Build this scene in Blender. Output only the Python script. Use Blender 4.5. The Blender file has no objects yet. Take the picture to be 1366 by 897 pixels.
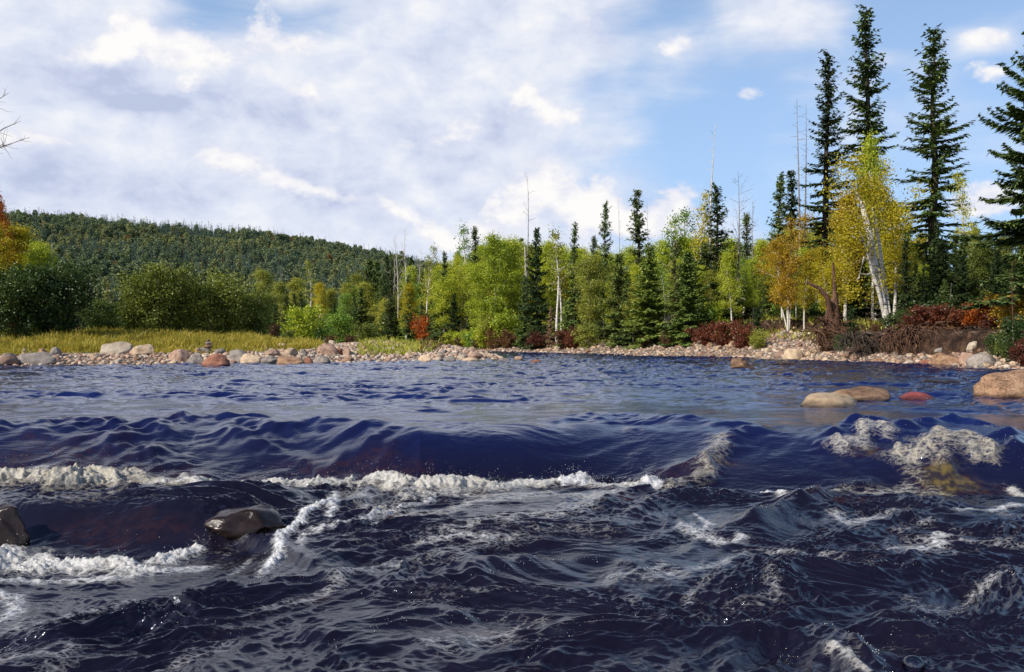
import bpy, math, random
import numpy as np

# ------------------------------------------------------------------ basics
F = 1232.0            # focal length of the photograph in its own pixels
HOR = 452.0           # row of the horizon
CX = 683.0
EYE = 1.0             # eye height over the upper pool
SC = bpy.context.scene
COL = SC.collection
rnd = random.Random(11)
RS = np.random.RandomState(5)
PI = math.pi


def wp(px, py, z=0.0):
    """point of the level z seen at a pixel of the photograph -> world x, y"""
    d = (EYE - z) * F / (py - HOR)
    return (px - CX) / F * d, d


def xat(px, Y):
    return (px - CX) / F * Y


def zat(py, Y):
    return EYE + (HOR - py) / F * Y


def pxof(x, y):
    return CX + x / y * F


# ------------------------------------------------------------------ noise
def _perm(seed):
    p = np.random.RandomState(seed).permutation(256)
    return np.concatenate([p, p, p])


def perlin(x, y, seed=0):
    p = _perm(seed)
    xi = np.floor(x).astype(np.int64)
    yi = np.floor(y).astype(np.int64)
    xf = x - xi
    yf = y - yi
    xi &= 255
    yi &= 255
    u = xf * xf * xf * (xf * (xf * 6 - 15) + 10)
    v = yf * yf * yf * (yf * (yf * 6 - 15) + 10)
    ang = p[:256] * (2 * PI / 256)
    gx, gy = np.cos(ang), np.sin(ang)

    def g(ix, iy, dx, dy):
        h = p[p[ix & 255] + (iy & 255)]
        return gx[h] * dx + gy[h] * dy
    a = g(xi, yi, xf, yf)
    b = g(xi + 1, yi, xf - 1, yf)
    c = g(xi, yi + 1, xf, yf - 1)
    d = g(xi + 1, yi + 1, xf - 1, yf - 1)
    return ((a + (b - a) * u) * (1 - v) + (c + (d - c) * u) * v) * 1.5


def fbm(x, y, octv=4, seed=0, gain=0.5):
    s = 0.0
    a = 1.0
    for k in range(octv):
        s = s + a * perlin(x * 2 ** k + 13.7 * k, y * 2 ** k - 7.3 * k, seed + k)
        a *= gain
    return s


def ss(a, b, x):
    t = np.clip((x - a) / (b - a), 0, 1)
    return t * t * (3 - 2 * t)


def polydist(x, y, pts):
    """distance to a polyline and the run parameter (0..1) of the nearest point"""
    best = np.full(np.shape(x), 1e9)
    par = np.zeros(np.shape(x))
    n = len(pts) - 1
    for k in range(n):
        ax, ay = pts[k]
        bx, by = pts[k + 1]
        dx, dy = bx - ax, by - ay
        L = dx * dx + dy * dy + 1e-12
        t = np.clip(((x - ax) * dx + (y - ay) * dy) / L, 0, 1)
        d = np.hypot(x - ax - t * dx, y - ay - t * dy)
        m = d < best
        best = np.where(m, d, best)
        par = np.where(m, (k + t) / n, par)
    return best, par


def inside(x, y, poly):
    c = np.zeros(np.shape(x), bool)
    n = len(poly)
    for i in range(n):
        x1, y1 = poly[i]
        x2, y2 = poly[(i + 1) % n]
        if y1 == y2:
            continue
        m = ((y1 > y) != (y2 > y)) & (x < (x2 - x1) * (y - y1) / (y2 - y1) + x1)
        c ^= m
    return c


# ------------------------------------------------------------------ mesh helpers
def mesh_np(name, verts, faces, smooth=False, attrs=None):
    verts = np.ascontiguousarray(verts, np.float32)
    me = bpy.data.meshes.new(name)
    if not isinstance(faces, list):
        faces = [faces]
    faces = [np.asarray(f, np.int32) for f in faces if len(f)]
    nl = sum(f.size for f in faces)
    nf = sum(len(f) for f in faces)
    me.vertices.add(len(verts))
    me.vertices.foreach_set('co', verts.ravel())
    me.loops.add(nl)
    me.loops.foreach_set('vertex_index', np.concatenate([f.ravel() for f in faces]))
    me.polygons.add(nf)
    tot = np.concatenate([np.full(len(f), f.shape[1], np.int32) for f in faces])
    st = np.concatenate([[0], np.cumsum(tot)[:-1]]).astype(np.int32)
    me.polygons.foreach_set('loop_start', st)
    if smooth:
        me.polygons.foreach_set('use_smooth', np.ones(nf, bool))
    me.update(calc_edges=True)
    for k, a in (attrs or {}).items():
        at = me.attributes.new(k, 'FLOAT', 'POINT')
        at.data.foreach_set('value', np.ascontiguousarray(a, np.float32).ravel())
    return me


def obj(name, me, mat=None, parent=None):
    o = bpy.data.objects.new(name, me)
    COL.objects.link(o)
    if mat is not None:
        if len(me.materials) == 0:
            me.materials.append(mat)
        o.material_slots[0].link = 'OBJECT'
        o.material_slots[0].material = mat
    if parent is not None:
        o.parent = parent
    return o


def tag(o, label=None, cat=None, group=None, kind=None):
    if label:
        o['label'] = label
    if cat:
        o['category'] = cat
    if group:
        o['group'] = group
    if kind:
        o['kind'] = kind
    return o


def empty(name, loc):
    o = bpy.data.objects.new(name, None)
    o.empty_display_size = 0.3
    o.location = loc
    COL.objects.link(o)
    return o


class Tubes:
    def __init__(self):
        self.v, self.f, self.n = [], [], 0

    def add(self, pts, rad, sides=6):
        pts = np.asarray(pts, float)
        rad = np.asarray(rad, float)
        t = np.gradient(pts, axis=0)
        t /= np.linalg.norm(t, axis=1, keepdims=True) + 1e-9
        ref = np.where(np.abs(t[:, 2:3]) > 0.9, np.array([[1.0, 0, 0]]), np.array([[0, 0, 1.0]]))
        a = np.cross(t, ref)
        a /= np.linalg.norm(a, axis=1, keepdims=True) + 1e-9
        b = np.cross(t, a)
        ang = np.arange(sides) * 2 * PI / sides
        ring = (a[:, None, :] * np.cos(ang)[None, :, None] + b[:, None, :] * np.sin(ang)[None, :, None]) * rad[:, None, None] + pts[:, None, :]
        n = len(pts)
        self.v.append(ring.reshape(-1, 3))
        i = np.arange(n - 1)[:, None] * sides
        j = np.arange(sides)[None, :]
        j2 = (j + 1) % sides
        q = np.stack([i + j, i + j2, i + sides + j2, i + sides + j], -1).reshape(-1, 4)
        self.f.append(q + self.n)
        self.n += n * sides

    def mesh(self, name):
        return mesh_np(name, np.concatenate(self.v), np.concatenate(self.f), smooth=True)


def unit(v):
    return v / (np.linalg.norm(v, axis=-1, keepdims=True) + 1e-9)


def diamonds(c, u, v):
    """one leaf-shaped rhomb per row"""
    n = len(c)
    vv = np.stack([c - u, c + v - 0.15 * u, c + u, c - v - 0.15 * u], 1).reshape(-1, 3)
    f = np.arange(n * 4).reshape(n, 4)
    return vv, f


# ------------------------------------------------------------------ materials
def newmat(name):
    m = bpy.data.materials.new(name)
    m.use_nodes = True
    nt = m.node_tree
    nt.nodes.clear()
    return m, nt


def nd(nt, t, **kw):
    n = nt.nodes.new(t)
    for k, v in kw.items():
        if k.startswith('i_'):
            key = k[2:]
            n.inputs[int(key) if key.isdigit() else key.replace('_', ' ')].default_value = v
        else:
            setattr(n, k, v)
    return n


def ramp(nt, fac, stops, interp='LINEAR'):
    r = nt.nodes.new('ShaderNodeValToRGB')
    r.color_ramp.interpolation = interp
    el = r.color_ramp.elements
    while len(el) > 1:
        el.remove(el[-1])
    for i, (p, c) in enumerate(stops):
        e = el[0] if i == 0 else el.new(p)
        e.position = p
        e.color = (*c, 1) if len(c) == 3 else c
    nt.links.new(fac, r.inputs[0])
    return r.outputs[0]


def mth(nt, op, a, b=None, c=None, clamp=False):
    n = nt.nodes.new('ShaderNodeMath')
    n.operation = op
    n.use_clamp = clamp
    for i, x in enumerate((a, b, c)):
        if x is None:
            continue
        if isinstance(x, (int, float)):
            n.inputs[i].default_value = x
        else:
            nt.links.new(x, n.inputs[i])
    return n.outputs[0]


def mixc(nt, fac, a, b, blend='MIX'):
    n = nt.nodes.new('ShaderNodeMix')
    n.data_type = 'RGBA'
    n.blend_type = blend
    n.clamp_factor = True
    for sock, x in ((n.inputs[0], fac), (n.inputs[6], a), (n.inputs[7], b)):
        if isinstance(x, (int, float)):
            sock.default_value = x
        elif isinstance(x, (tuple, list)):
            sock.default_value = (*x, 1) if len(x) == 3 else x
        else:
            nt.links.new(x, sock)
    return n.outputs[2]


def maprange(nt, x, a, b, c=0.0, d=1.0, smooth=True):
    n = nt.nodes.new('ShaderNodeMapRange')
    n.interpolation_type = 'SMOOTHSTEP' if smooth else 'LINEAR'
    nt.links.new(x, n.inputs[0])
    for i, v in ((1, a), (2, b), (3, c), (4, d)):
        n.inputs[i].default_value = v
    return n.outputs[0]


def noise(nt, vec, scale, detail=4, rough=0.55, dist=0.0):
    n = nt.nodes.new('ShaderNodeTexNoise')
    n.inputs['Scale'].default_value = scale
    n.inputs['Detail'].default_value = detail
    n.inputs['Roughness'].default_value = rough
    n.inputs['Distortion'].default_value = dist
    if vec is not None:
        nt.links.new(vec, n.inputs['Vector'])
    return n.outputs['Fac']


def leaf_mat(name, stops, transl=0.35, gloss=0.08, vary=0.35, gain=2.65, cs=0.9, lv=0.4):
    m, nt = newmat(name)
    geo = nd(nt, 'ShaderNodeNewGeometry')
    oi = nd(nt, 'ShaderNodeObjectInfo')
    tc = nd(nt, 'ShaderNodeTexCoord')
    # clumps of warmer and cooler leaves through the crown, plus each leaf its own tone
    cl = noise(nt, tc.outputs['Object'], cs, 2, 0.5)
    f = mth(nt, 'ADD', mth(nt, 'MULTIPLY', geo.outputs['Random Per Island'], lv),
            mth(nt, 'MULTIPLY', mth(nt, 'ADD', mth(nt, 'MULTIPLY', cl, 1.6), -0.3), 0.5))
    f = mth(nt, 'ADD', f, mth(nt, 'MULTIPLY', mth(nt, 'SUBTRACT', oi.outputs['Random'], 0.5), vary), clamp=True)
    stops = [(p, tuple(min(0.62, v * gain) for v in c_)) for p, c_ in stops]
    c = ramp(nt, f, stops)
    d = nd(nt, 'ShaderNodeBsdfDiffuse')
    t = nd(nt, 'ShaderNodeBsdfTranslucent')
    g = nd(nt, 'ShaderNodeBsdfGlossy', i_Roughness=0.45)
    nt.links.new(c, d.inputs[0])
    nt.links.new(mixc(nt, 1.0, c, (1.0, 0.95, 0.45), 'MULTIPLY'), t.inputs[0])
    mx = nd(nt, 'ShaderNodeMixShader', i_0=transl)
    nt.links.new(d.outputs[0], mx.inputs[1])
    nt.links.new(t.outputs[0], mx.inputs[2])
    mg = nd(nt, 'ShaderNodeMixShader', i_0=gloss)
    nt.links.new(mx.outputs[0], mg.inputs[1])
    nt.links.new(g.outputs[0], mg.inputs[2])
    g.inputs[0].default_value = (0.35, 0.35, 0.32, 1)
    out = nd(nt, 'ShaderNodeOutputMaterial')
    nt.links.new(mg.outputs[0], out.inputs[0])
    return m


def princ(nt, col, rough=0.8, spec=0.3, bump=None, bstr=0.5, bdist=0.02):
    p = nd(nt, 'ShaderNodeBsdfPrincipled')
    if isinstance(col, (tuple, list)):
        p.inputs['Base Color'].default_value = (*col, 1)
    else:
        nt.links.new(col, p.inputs['Base Color'])
    if isinstance(rough, (int, float)):
        p.inputs['Roughness'].default_value = rough
    else:
        nt.links.new(rough, p.inputs['Roughness'])
    p.inputs['Specular IOR Level'].default_value = spec
    if bump is not None:
        b = nd(nt, 'ShaderNodeBump')
        b.inputs['Strength'].default_value = bstr
        b.inputs['Distance'].default_value = bdist
        nt.links.new(bump, b.inputs['Height'])
        nt.links.new(b.outputs[0], p.inputs['Normal'])
    out = nd(nt, 'ShaderNodeOutputMaterial')
    nt.links.new(p.outputs[0], out.inputs[0])
    return p


def bark_mat(name, c0, c1, c2):
    m, nt = newmat(name)
    tc = nd(nt, 'ShaderNodeTexCoord')
    mp = nd(nt, 'ShaderNodeMapping')
    mp.inputs['Scale'].default_value = (9, 9, 2)
    nt.links.new(tc.outputs['Object'], mp.inputs[0])
    n = noise(nt, mp.outputs[0], 1.5, 6, 0.65)
    c = ramp(nt, n, [(0.3, c0), (0.5, c1), (0.72, c2)])
    princ(nt, c, 0.9, 0.15, n, 0.6, 0.03)
    return m


def birch_mat():
    m, nt = newmat('birch_bark')
    tc = nd(nt, 'ShaderNodeTexCoord')
    mp = nd(nt, 'ShaderNodeMapping')
    mp.inputs['Scale'].default_value = (1.2, 1.2, 5)
    nt.links.new(tc.outputs['Object'], mp.inputs[0])
    n = noise(nt, mp.outputs[0], 2.2, 5, 0.7)
    c = ramp(nt, n, [(0.36, (0.05, 0.04, 0.035)), (0.45, (0.55, 0.5, 0.43)), (0.6, (0.74, 0.7, 0.63))])
    princ(nt, c, 0.75, 0.25, n, 0.3, 0.01)
    return m


M = {}
M['spruce'] = leaf_mat('spruce_needles', [(0.0, (0.017, 0.030, 0.012)), (0.4, (0.041, 0.062, 0.019)), (0.75, (0.080, 0.100, 0.025)), (1.0, (0.145, 0.135, 0.034))], 0.12, 0.05, gain=3.1)
M['spruce_light'] = leaf_mat('pale_spruce_needles', [(0.0, (0.029, 0.050, 0.015)), (0.4, (0.072, 0.105, 0.025)), (0.75, (0.131, 0.160, 0.034)), (1.0, (0.217, 0.210, 0.051))], 0.12, 0.05, gain=2.7)  # paler, yellower needle tone of some spruces
M['spruce_brown'] = leaf_mat('browned_spruce_needles', [(0.0, (0.02, 0.035, 0.014)), (0.5, (0.06, 0.075, 0.025)), (0.8, (0.1, 0.1, 0.035)), (1.0, (0.17, 0.11, 0.05))], 0.12, 0.05)
M['spruce_dark'] = leaf_mat('dark_spruce_needles', [(0.0, (0.010, 0.018, 0.008)), (0.6, (0.026, 0.042, 0.015)), (1.0, (0.072, 0.075, 0.021))], 0.1, 0.04, gain=2.5)  # darker needle tone of some spruces
M['green'] = leaf_mat('green_leaves', [(0.0, (0.025, 0.055, 0.01)), (0.45, (0.07, 0.125, 0.018)), (0.8, (0.15, 0.2, 0.028)), (1.0, (0.25, 0.25, 0.03))])
M['willow'] = leaf_mat('willow_leaves', [(0.0, (0.02, 0.028, 0.006)), (0.45, (0.058, 0.073, 0.012)), (0.8, (0.12, 0.13, 0.02)), (1.0, (0.2, 0.18, 0.03))], 0.3, gain=2.7)
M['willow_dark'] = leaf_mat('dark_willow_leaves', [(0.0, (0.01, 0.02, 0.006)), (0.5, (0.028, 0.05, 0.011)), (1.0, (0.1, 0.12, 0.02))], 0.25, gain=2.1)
M['lime'] = leaf_mat('yellow_green_leaves', [(0.0, (0.085, 0.12, 0.012)), (0.4, (0.2, 0.245, 0.018)), (0.75, (0.35, 0.36, 0.025)), (1.0, (0.48, 0.4, 0.03))], 0.4, gain=2.15)
M['olive'] = leaf_mat('olive_leaves', [(0.0, (0.05, 0.06, 0.012)), (0.45, (0.13, 0.14, 0.02)), (0.8, (0.24, 0.22, 0.028)), (1.0, (0.36, 0.26, 0.03))], 0.35)
M['gold'] = leaf_mat('golden_leaves', [(0.0, (0.15, 0.13, 0.01)), (0.4, (0.34, 0.28, 0.014)), (0.75, (0.5, 0.38, 0.018)), (1.0, (0.55, 0.3, 0.02))], 0.4, gain=1.45)
M['amber_leaf'] = leaf_mat('orange_gold_leaves', [(0.0, (0.16, 0.1, 0.01)), (0.4, (0.38, 0.25, 0.015)), (0.75, (0.5, 0.29, 0.02)), (1.0, (0.52, 0.2, 0.02))], 0.4, gain=1.45)
M['orange'] = leaf_mat('orange_red_leaves', [(0.0, (0.2, 0.05, 0.008)), (0.4, (0.45, 0.1, 0.012)), (0.75, (0.55, 0.2, 0.015)), (1.0, (0.5, 0.05, 0.02))], 0.4, gain=1.2)
M['rust'] = leaf_mat('rusty_red_leaves', [(0.0, (0.045, 0.015, 0.012)), (0.4, (0.13, 0.035, 0.02)), (0.7, (0.22, 0.07, 0.03)), (0.9, (0.26, 0.13, 0.03)), (1.0, (0.3, 0.2, 0.04))], 0.3, gain=1.2)
M['russet'] = leaf_mat('russet_brown_leaves', [(0.0, (0.04, 0.022, 0.012)), (0.4, (0.12, 0.06, 0.025)), (0.8, (0.2, 0.1, 0.04)), (1.0, (0.22, 0.15, 0.04))], 0.3, gain=1.2)
M['dry'] = leaf_mat('dry_brown_needles', [(0.0, (0.08, 0.055, 0.035)), (0.5, (0.19, 0.13, 0.08)), (1.0, (0.3, 0.21, 0.13))], 0.2)
M['bark'] = bark_mat('spruce_bark', (0.02, 0.015, 0.012), (0.07, 0.052, 0.04), (0.16, 0.125, 0.1))
M['brown_bark'] = bark_mat('brown_bark', (0.03, 0.016, 0.01), (0.13, 0.07, 0.045), (0.24, 0.14, 0.09))
M['grey_bark'] = bark_mat('dead_grey_wood', (0.09, 0.075, 0.065), (0.24, 0.205, 0.18), (0.42, 0.37, 0.33))
M['pale_wood'] = bark_mat('bleached_wood', (0.3, 0.27, 0.23), (0.6, 0.54, 0.46), (0.8, 0.74, 0.65))
M['birch'] = birch_mat()


def rock_mat(name, stops, wet=False):
    m, nt = newmat(name)
    tc = nd(nt, 'ShaderNodeTexCoord')
    oi = nd(nt, 'ShaderNodeObjectInfo')
    off = nd(nt, 'ShaderNodeVectorMath', operation='ADD')
    nt.links.new(tc.outputs['Object'], off.inputs[0])
    cmb = nd(nt, 'ShaderNodeCombineXYZ')
    nt.links.new(mth(nt, 'MULTIPLY', oi.outputs['Random'], 37.0), cmb.inputs[0])
    nt.links.new(cmb.outputs[0], off.inputs[1])
    n = noise(nt, off.outputs[0], 2.2, 6, 0.65)
    fine = noise(nt, off.outputs[0], 16, 4, 0.7)
    f = mth(nt, 'ADD', n, mth(nt, 'MULTIPLY', mth(nt, 'SUBTRACT', fine, 0.5), 0.95))
    c = ramp(nt, f, stops)
    v = mth(nt, 'ADD', mth(nt, 'MULTIPLY', oi.outputs['Random'], 0.45), 0.78)
    hsv = nd(nt, 'ShaderNodeHueSaturation')
    nt.links.new(c, hsv.inputs['Color'])
    nt.links.new(v, hsv.inputs['Value'])
    geo = nd(nt, 'ShaderNodeNewGeometry')
    sep = nd(nt, 'ShaderNodeSeparateXYZ')
    nt.links.new(geo.outputs['Position'], sep.inputs[0])
    # a damp dark band just above the river
    wetf = maprange(nt, mth(nt, 'ADD', sep.outputs[2], mth(nt, 'MULTIPLY', fine, -0.08)), -0.02, 0.07, 1.0, 0.0)
    if wet:
        wetf = mth(nt, 'ADD', 0.9, 0.0)
    c = mixc(nt, mth(nt, 'MULTIPLY', wetf, 0.72), hsv.outputs[0], (0.02, 0.012, 0.01))
    r = maprange(nt, wetf, 0, 1, 0.85, 0.16)
    h = mth(nt, 'ADD', n, mth(nt, 'MULTIPLY', fine, 0.35))
    p = princ(nt, c, r, 0.35, h, 0.8, 0.06)
    if wet:
        p.inputs['Specular IOR Level'].default_value = 0.35
        for l_ in list(p.inputs['Roughness'].links):
            nt.links.remove(l_)
        p.inputs['Roughness'].default_value = 0.13
        b_ = p.inputs['Normal'].links[0].from_node
        b_.inputs['Strength'].default_value = 0.2
    return m


M['r_pink'] = rock_mat('pink_rhyolite', [(0.25, (0.166, 0.100, 0.070)), (0.5, (0.350, 0.220, 0.155)), (0.75, (0.460, 0.330, 0.240))])
M['r_red'] = rock_mat('red_rock', [(0.25, (0.153, 0.059, 0.039)), (0.5, (0.324, 0.135, 0.083)), (0.75, (0.432, 0.227, 0.143))])
M['r_grey'] = rock_mat('grey_basalt', [(0.25, (0.12, 0.1, 0.085)), (0.5, (0.27, 0.23, 0.195)), (0.75, (0.39, 0.335, 0.285))])
M['r_tan'] = rock_mat('tan_rock', [(0.25, (0.3, 0.2, 0.12)), (0.5, (0.55, 0.4, 0.255)), (0.75, (0.68, 0.54, 0.38))])
M['r_pale'] = rock_mat('pale_rock', [(0.25, (0.234, 0.176, 0.126)), (0.5, (0.432, 0.352, 0.260)), (0.75, (0.558, 0.475, 0.370))])
M['r_brown'] = rock_mat('mottled_brown_rock', [(0.3, (0.092, 0.053, 0.030)), (0.5, (0.276, 0.158, 0.090)), (0.72, (0.432, 0.284, 0.170))])
M['r_maroon'] = rock_mat('maroon_rock', [(0.25, (0.12, 0.03, 0.03)), (0.5, (0.26, 0.055, 0.055)), (0.75, (0.36, 0.11, 0.1))])
M['r_wet'] = rock_mat('wet_dark_rock', [(0.25, (0.008, 0.005, 0.004)), (0.5, (0.022, 0.013, 0.01)), (0.75, (0.05, 0.028, 0.02))], True)

# ------------------------------------------------------------------ camera, sun, sky
cam = bpy.data.cameras.new('camera')
cam.sensor_width = 36.0
cam.lens = 36.0 * F / 1366.0
cam.clip_start = 0.1
cam.clip_end = 12000
co = bpy.data.objects.new('camera', cam)
COL.objects.link(co)
co.location = (0, 0, EYE)
co.rotation_euler = (math.radians(90) + math.atan((HOR - 448.5) / F), 0, 0)
SC.camera = co

SUN_EL = math.radians(38)
SUN_V = (-0.8, -0.6)          # towards the sun, seen from above
sun_az = math.atan2(SUN_V[0], SUN_V[1])
sl = bpy.data.lights.new('sun', 'SUN')
sl.energy = 5.0
sl.angle = math.radians(0.5)
sl.color = (1.0, 0.94, 0.84)
so = bpy.data.objects.new('sun', sl)
COL.objects.link(so)
so.rotation_euler = (PI / 2 - SUN_EL, 0, math.atan2(SUN_V[0], -SUN_V[1]) * -1 + 0)
# a sun lamp shines along its local -Z: aim it exactly
import mathutils
sv = mathutils.Vector((SUN_V[0] * math.cos(SUN_EL), SUN_V[1] * math.cos(SUN_EL), math.sin(SUN_EL) * math.hypot(*SUN_V))).normalized()
so.rotation_euler = sv.to_track_quat('Z', 'Y').to_euler()
so.location = (-30, -30, 40)


def build_world():
    w = bpy.data.worlds.new('World')
    SC.world = w
    w.use_nodes = True
    nt = w.node_tree
    nt.nodes.clear()
    L = nt.links.new
    sky = nd(nt, 'ShaderNodeTexSky')
    sky.sky_type = 'NISHITA'
    sky.sun_disc = False
    sky.sun_elevation = SUN_EL
    sky.sun_rotation = sun_az
    sky.altitude = 300
    sky.air_density = 1.0
    sky.dust_density = 0.6
    sky.ozone_density = 1.6
    bg = nd(nt, 'ShaderNodeBackground', i_Strength=0.1)
    tc = nd(nt, 'ShaderNodeTexCoord')
    sep = nd(nt, 'ShaderNodeSeparateXYZ')
    L(tc.outputs['Generated'], sep.inputs[0])
    az = mth(nt, 'ARCTAN2', sep.outputs[0], sep.outputs[1])
    el = mth(nt, 'ARCSINE', sep.outputs[2])
    # thin bright haze lifts the lower sky
    skyc = mixc(nt, 1.0, sky.outputs[0], (0.9, 0.97, 1.2), 'MULTIPLY')
    L(mixc(nt, maprange(nt, el, 0.0, 0.8, 0.75, 0.0), skyc, (5.0, 7.4, 10.8)), bg.inputs[0])
    cv = nd(nt, 'ShaderNodeCombineXYZ')
    L(az, cv.inputs[0])
    L(mth(nt, 'MULTIPLY', el, 1.5), cv.inputs[1])
    V = cv.outputs[0]
    big = noise(nt, V, 5.0, 3, 0.55, 0.3)
    lump = noise(nt, V, 16.0, 4, 0.6, 0.2)
    wisp_v = nd(nt, 'ShaderNodeMapping')
    wisp_v.inputs['Scale'].default_value = (5, 14, 1)
    L(V, wisp_v.inputs[0])
    wisp = noise(nt, wisp_v.outputs[0], 1.3, 4, 0.6, 0.6)

    def azel(px, py):
        a = math.atan((px - CX) / F)
        return a, math.atan((HOR - py) / F * math.cos(a))

    A0, A1 = -0.6, 0.6
    azf = maprange(nt, az, A0, A1, 0, 1, False)

    def band(items):
        """soft patches of cloud along one belt of the sky: (azimuth px, height px, half width, half height, amount)"""
        st = []
        items = sorted(items)
        for k, (px, py, rx, ry, amt) in enumerate(items):
            for q, am in ((px - rx, 0), (px, amt), (px + rx, 0)):
                if am == 0 and any(abs(q - o[0]) < o[2] * 0.8 for n_, o in enumerate(items) if n_ != k):
                    continue
                a, e = azel(q, py)
                st.append(((a - A0) / (A1 - A0), (e, ry / 200.0, am * 0.4 + 0.5)))
        st.sort(key=lambda t: t[0])
        assert len(st) <= 32, len(st)
        r = nt.nodes.new('ShaderNodeValToRGB')
        r.color_ramp.interpolation = 'EASE'
        ce = r.color_ramp.elements
        while len(ce) > 1:
            ce.remove(ce[-1])
        for n_, (p, c) in enumerate(st):
            x = ce[0] if n_ == 0 else ce.new(p)
            x.position = p
            x.color = (*c, 1)
        L(azf, r.inputs[0])
        sc = nd(nt, 'ShaderNodeSeparateColor')
        L(r.outputs[0], sc.inputs[0])
        t = mth(nt, 'DIVIDE', mth(nt, 'SUBTRACT', el, sc.outputs[0]), mth(nt, 'MULTIPLY', sc.outputs[1], 200.0 / F))
        fall = maprange(nt, mth(nt, 'ABSOLUTE', t), 0.1, 1.6, 1.0, 0.0)
        amt = mth(nt, 'MULTIPLY', mth(nt, 'SUBTRACT', sc.outputs[2], 0.5), 2.5)
        return mth(nt, 'MULTIPLY', fall, amt), t

    # --- one veil of grey-lavender stratus over the left and middle, thin to the right
    cov = mth(nt, 'ADD', maprange(nt, az, -0.2, 0.55, 0.95, 0.05), mth(nt, 'MULTIPLY', mth(nt, 'SUBTRACT', big, 0.5), 1.7))
    cov = mth(nt, 'ADD', cov, mth(nt, 'MULTIPLY', mth(nt, 'SUBTRACT', wisp, 0.5), 0.75))
    for items in (((290, 5, 120, 45, -0.85), (430, 28, 110, 40, -0.75), (760, 45, 200, 50, 0.3), (900, 10, 70, 25, -0.2), (1060, 12, 130, 40, 0.45), (1320, 55, 90, 14, 0.5)),
                  ((100, 200, 300, 150, 0.3), (560, 150, 300, 120, 0.22), (950, 185, 150, 80, -0.3), (1180, 82, 90, 14, 0.35))):
        b, _ = band(items)
        cov = mth(nt, 'ADD', cov, b)
    up = maprange(nt, el, 0.36, 0.72, 1.0, 0.12)      # the veil breaks up overhead
    cov = maprange(nt, mth(nt, 'MULTIPLY', cov, up), 0.08, 0.9, 0.0, 0.96)
    shade = mth(nt, 'ADD', mth(nt, 'MULTIPLY', lump, 0.95), mth(nt, 'MULTIPLY', wisp, 0.25))
    shade = mth(nt, 'ADD', shade, mth(nt, 'MULTIPLY', big, 0.15))
    for items in (((-60, 100, 150, 30, -0.1), (130, 108, 160, 32, -0.22), (330, 145, 90, 26, -0.14), (440, 175, 120, 30, -0.1), (620, 185, 190, 35, -0.1), (800, 120, 140, 40, 0.06)),
                  ((90, 235, 240, 36, -0.2), (300, 262, 160, 22, -0.14), (560, 262, 200, 40, -0.12), (760, 310, 120, 20, -0.05)),
                  ((180, 138, 70, 9, -0.25), (60, 168, 160, 22, 0.14), (400, 95, 200, 40, 0.06), (640, 305, 260, 20, 0.12))):
        b, _ = band(items)
        shade = mth(nt, 'ADD', shade, b)
    scol = ramp(nt, shade, [(0.36, (0.52, 0.58, 0.77)), (0.52, (0.67, 0.72, 0.88)), (0.68, (0.78, 0.82, 0.93)), (0.88, (0.95, 0.95, 0.97))])
    sbg = nd(nt, 'ShaderNodeBackground')
    L(scol, sbg.inputs[0])
    mx = nd(nt, 'ShaderNodeMixShader')
    L(cov, mx.inputs[0])
    L(bg.outputs[0], mx.inputs[1])
    L(sbg.outputs[0], mx.inputs[2])
    # --- cumulus heads
    alpha = None
    for items in (((105, 72, 70, 22, 0.7), (165, 60, 60, 34, 0.95), (215, 62, 60, 32, 1.05), (310, 78, 60, 34, 0.55), (362, 48, 60, 40, 0.9), (405, 62, 50, 22, 0.6), (785, 38, 45, 24, 0.62), (905, 62, 40, 18, 0.6), (1000, 126, 45, 11, 0.62), (1310, 52, 60, 12, 0.62)),
                  ((30, 186, 90, 14, 0.9), (100, 190, 60, 12, 0.75), (262, 108, 45, 16, 0.65), (415, 130, 60, 24, 0.8), (560, 200, 90, 18, 0.5), (660, 162, 60, 24, 0.62), (706, 132, 40, 22, 1.05), (750, 165, 60, 26, 0.6), (1320, 98, 50, 14, 0.75)),
                  ((288, 213, 55, 22, 1.0), (362, 238, 36, 20, 0.85), (392, 252, 46, 18, 0.8), (450, 262, 36, 13, 0.85), (490, 266, 50, 11, 0.75), (610, 325, 90, 26, 0.75), (690, 275, 60, 50, 1.0), (725, 258, 55, 50, 1.2), (790, 285, 75, 46, 1.1), (850, 300, 60, 38, 1.0), (900, 285, 60, 40, 1.2), (1310, 268, 110, 26, 1.0))):
        b, t = band(items)
        # heads: crisp above, dissolving below
        a = mth(nt, 'MULTIPLY', b, maprange(nt, t, -1.2, 0.4, 0.55, 1.0))
        alpha = a if alpha is None else mth(nt, 'MAXIMUM', alpha, a)
    puff = noise(nt, V, 24.0, 5, 0.6, 0.2)
    den = mth(nt, 'ADD', mth(nt, 'MULTIPLY', alpha, 0.85), mth(nt, 'ADD', mth(nt, 'MULTIPLY', mth(nt, 'SUBTRACT', puff, 0.5), 1.5), mth(nt, 'MULTIPLY', mth(nt, 'SUBTRACT', lump, 0.5), 1.6)))
    den = mth(nt, 'MULTIPLY', den, maprange(nt, alpha, 0.02, 0.2, 0.0, 1.0))
    calpha = maprange(nt, den, 0.2, 0.68, 0.0, 0.97)
    ccol = ramp(nt, mth(nt, 'ADD', mth(nt, 'MULTIPLY', den, 0.55), mth(nt, 'MULTIPLY', lump, 0.6)),
                [(0.35, (0.7, 0.73, 0.87)), (0.55, (0.82, 0.83, 0.92)), (0.8, (1.0, 0.985, 0.97))])
    cbg = nd(nt, 'ShaderNodeBackground')
    L(ccol, cbg.inputs[0])
    mx2 = nd(nt, 'ShaderNodeMixShader')
    L(calpha, mx2.inputs[0])
    L(mx.outputs[0], mx2.inputs[1])
    L(cbg.outputs[0], mx2.inputs[2])
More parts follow.
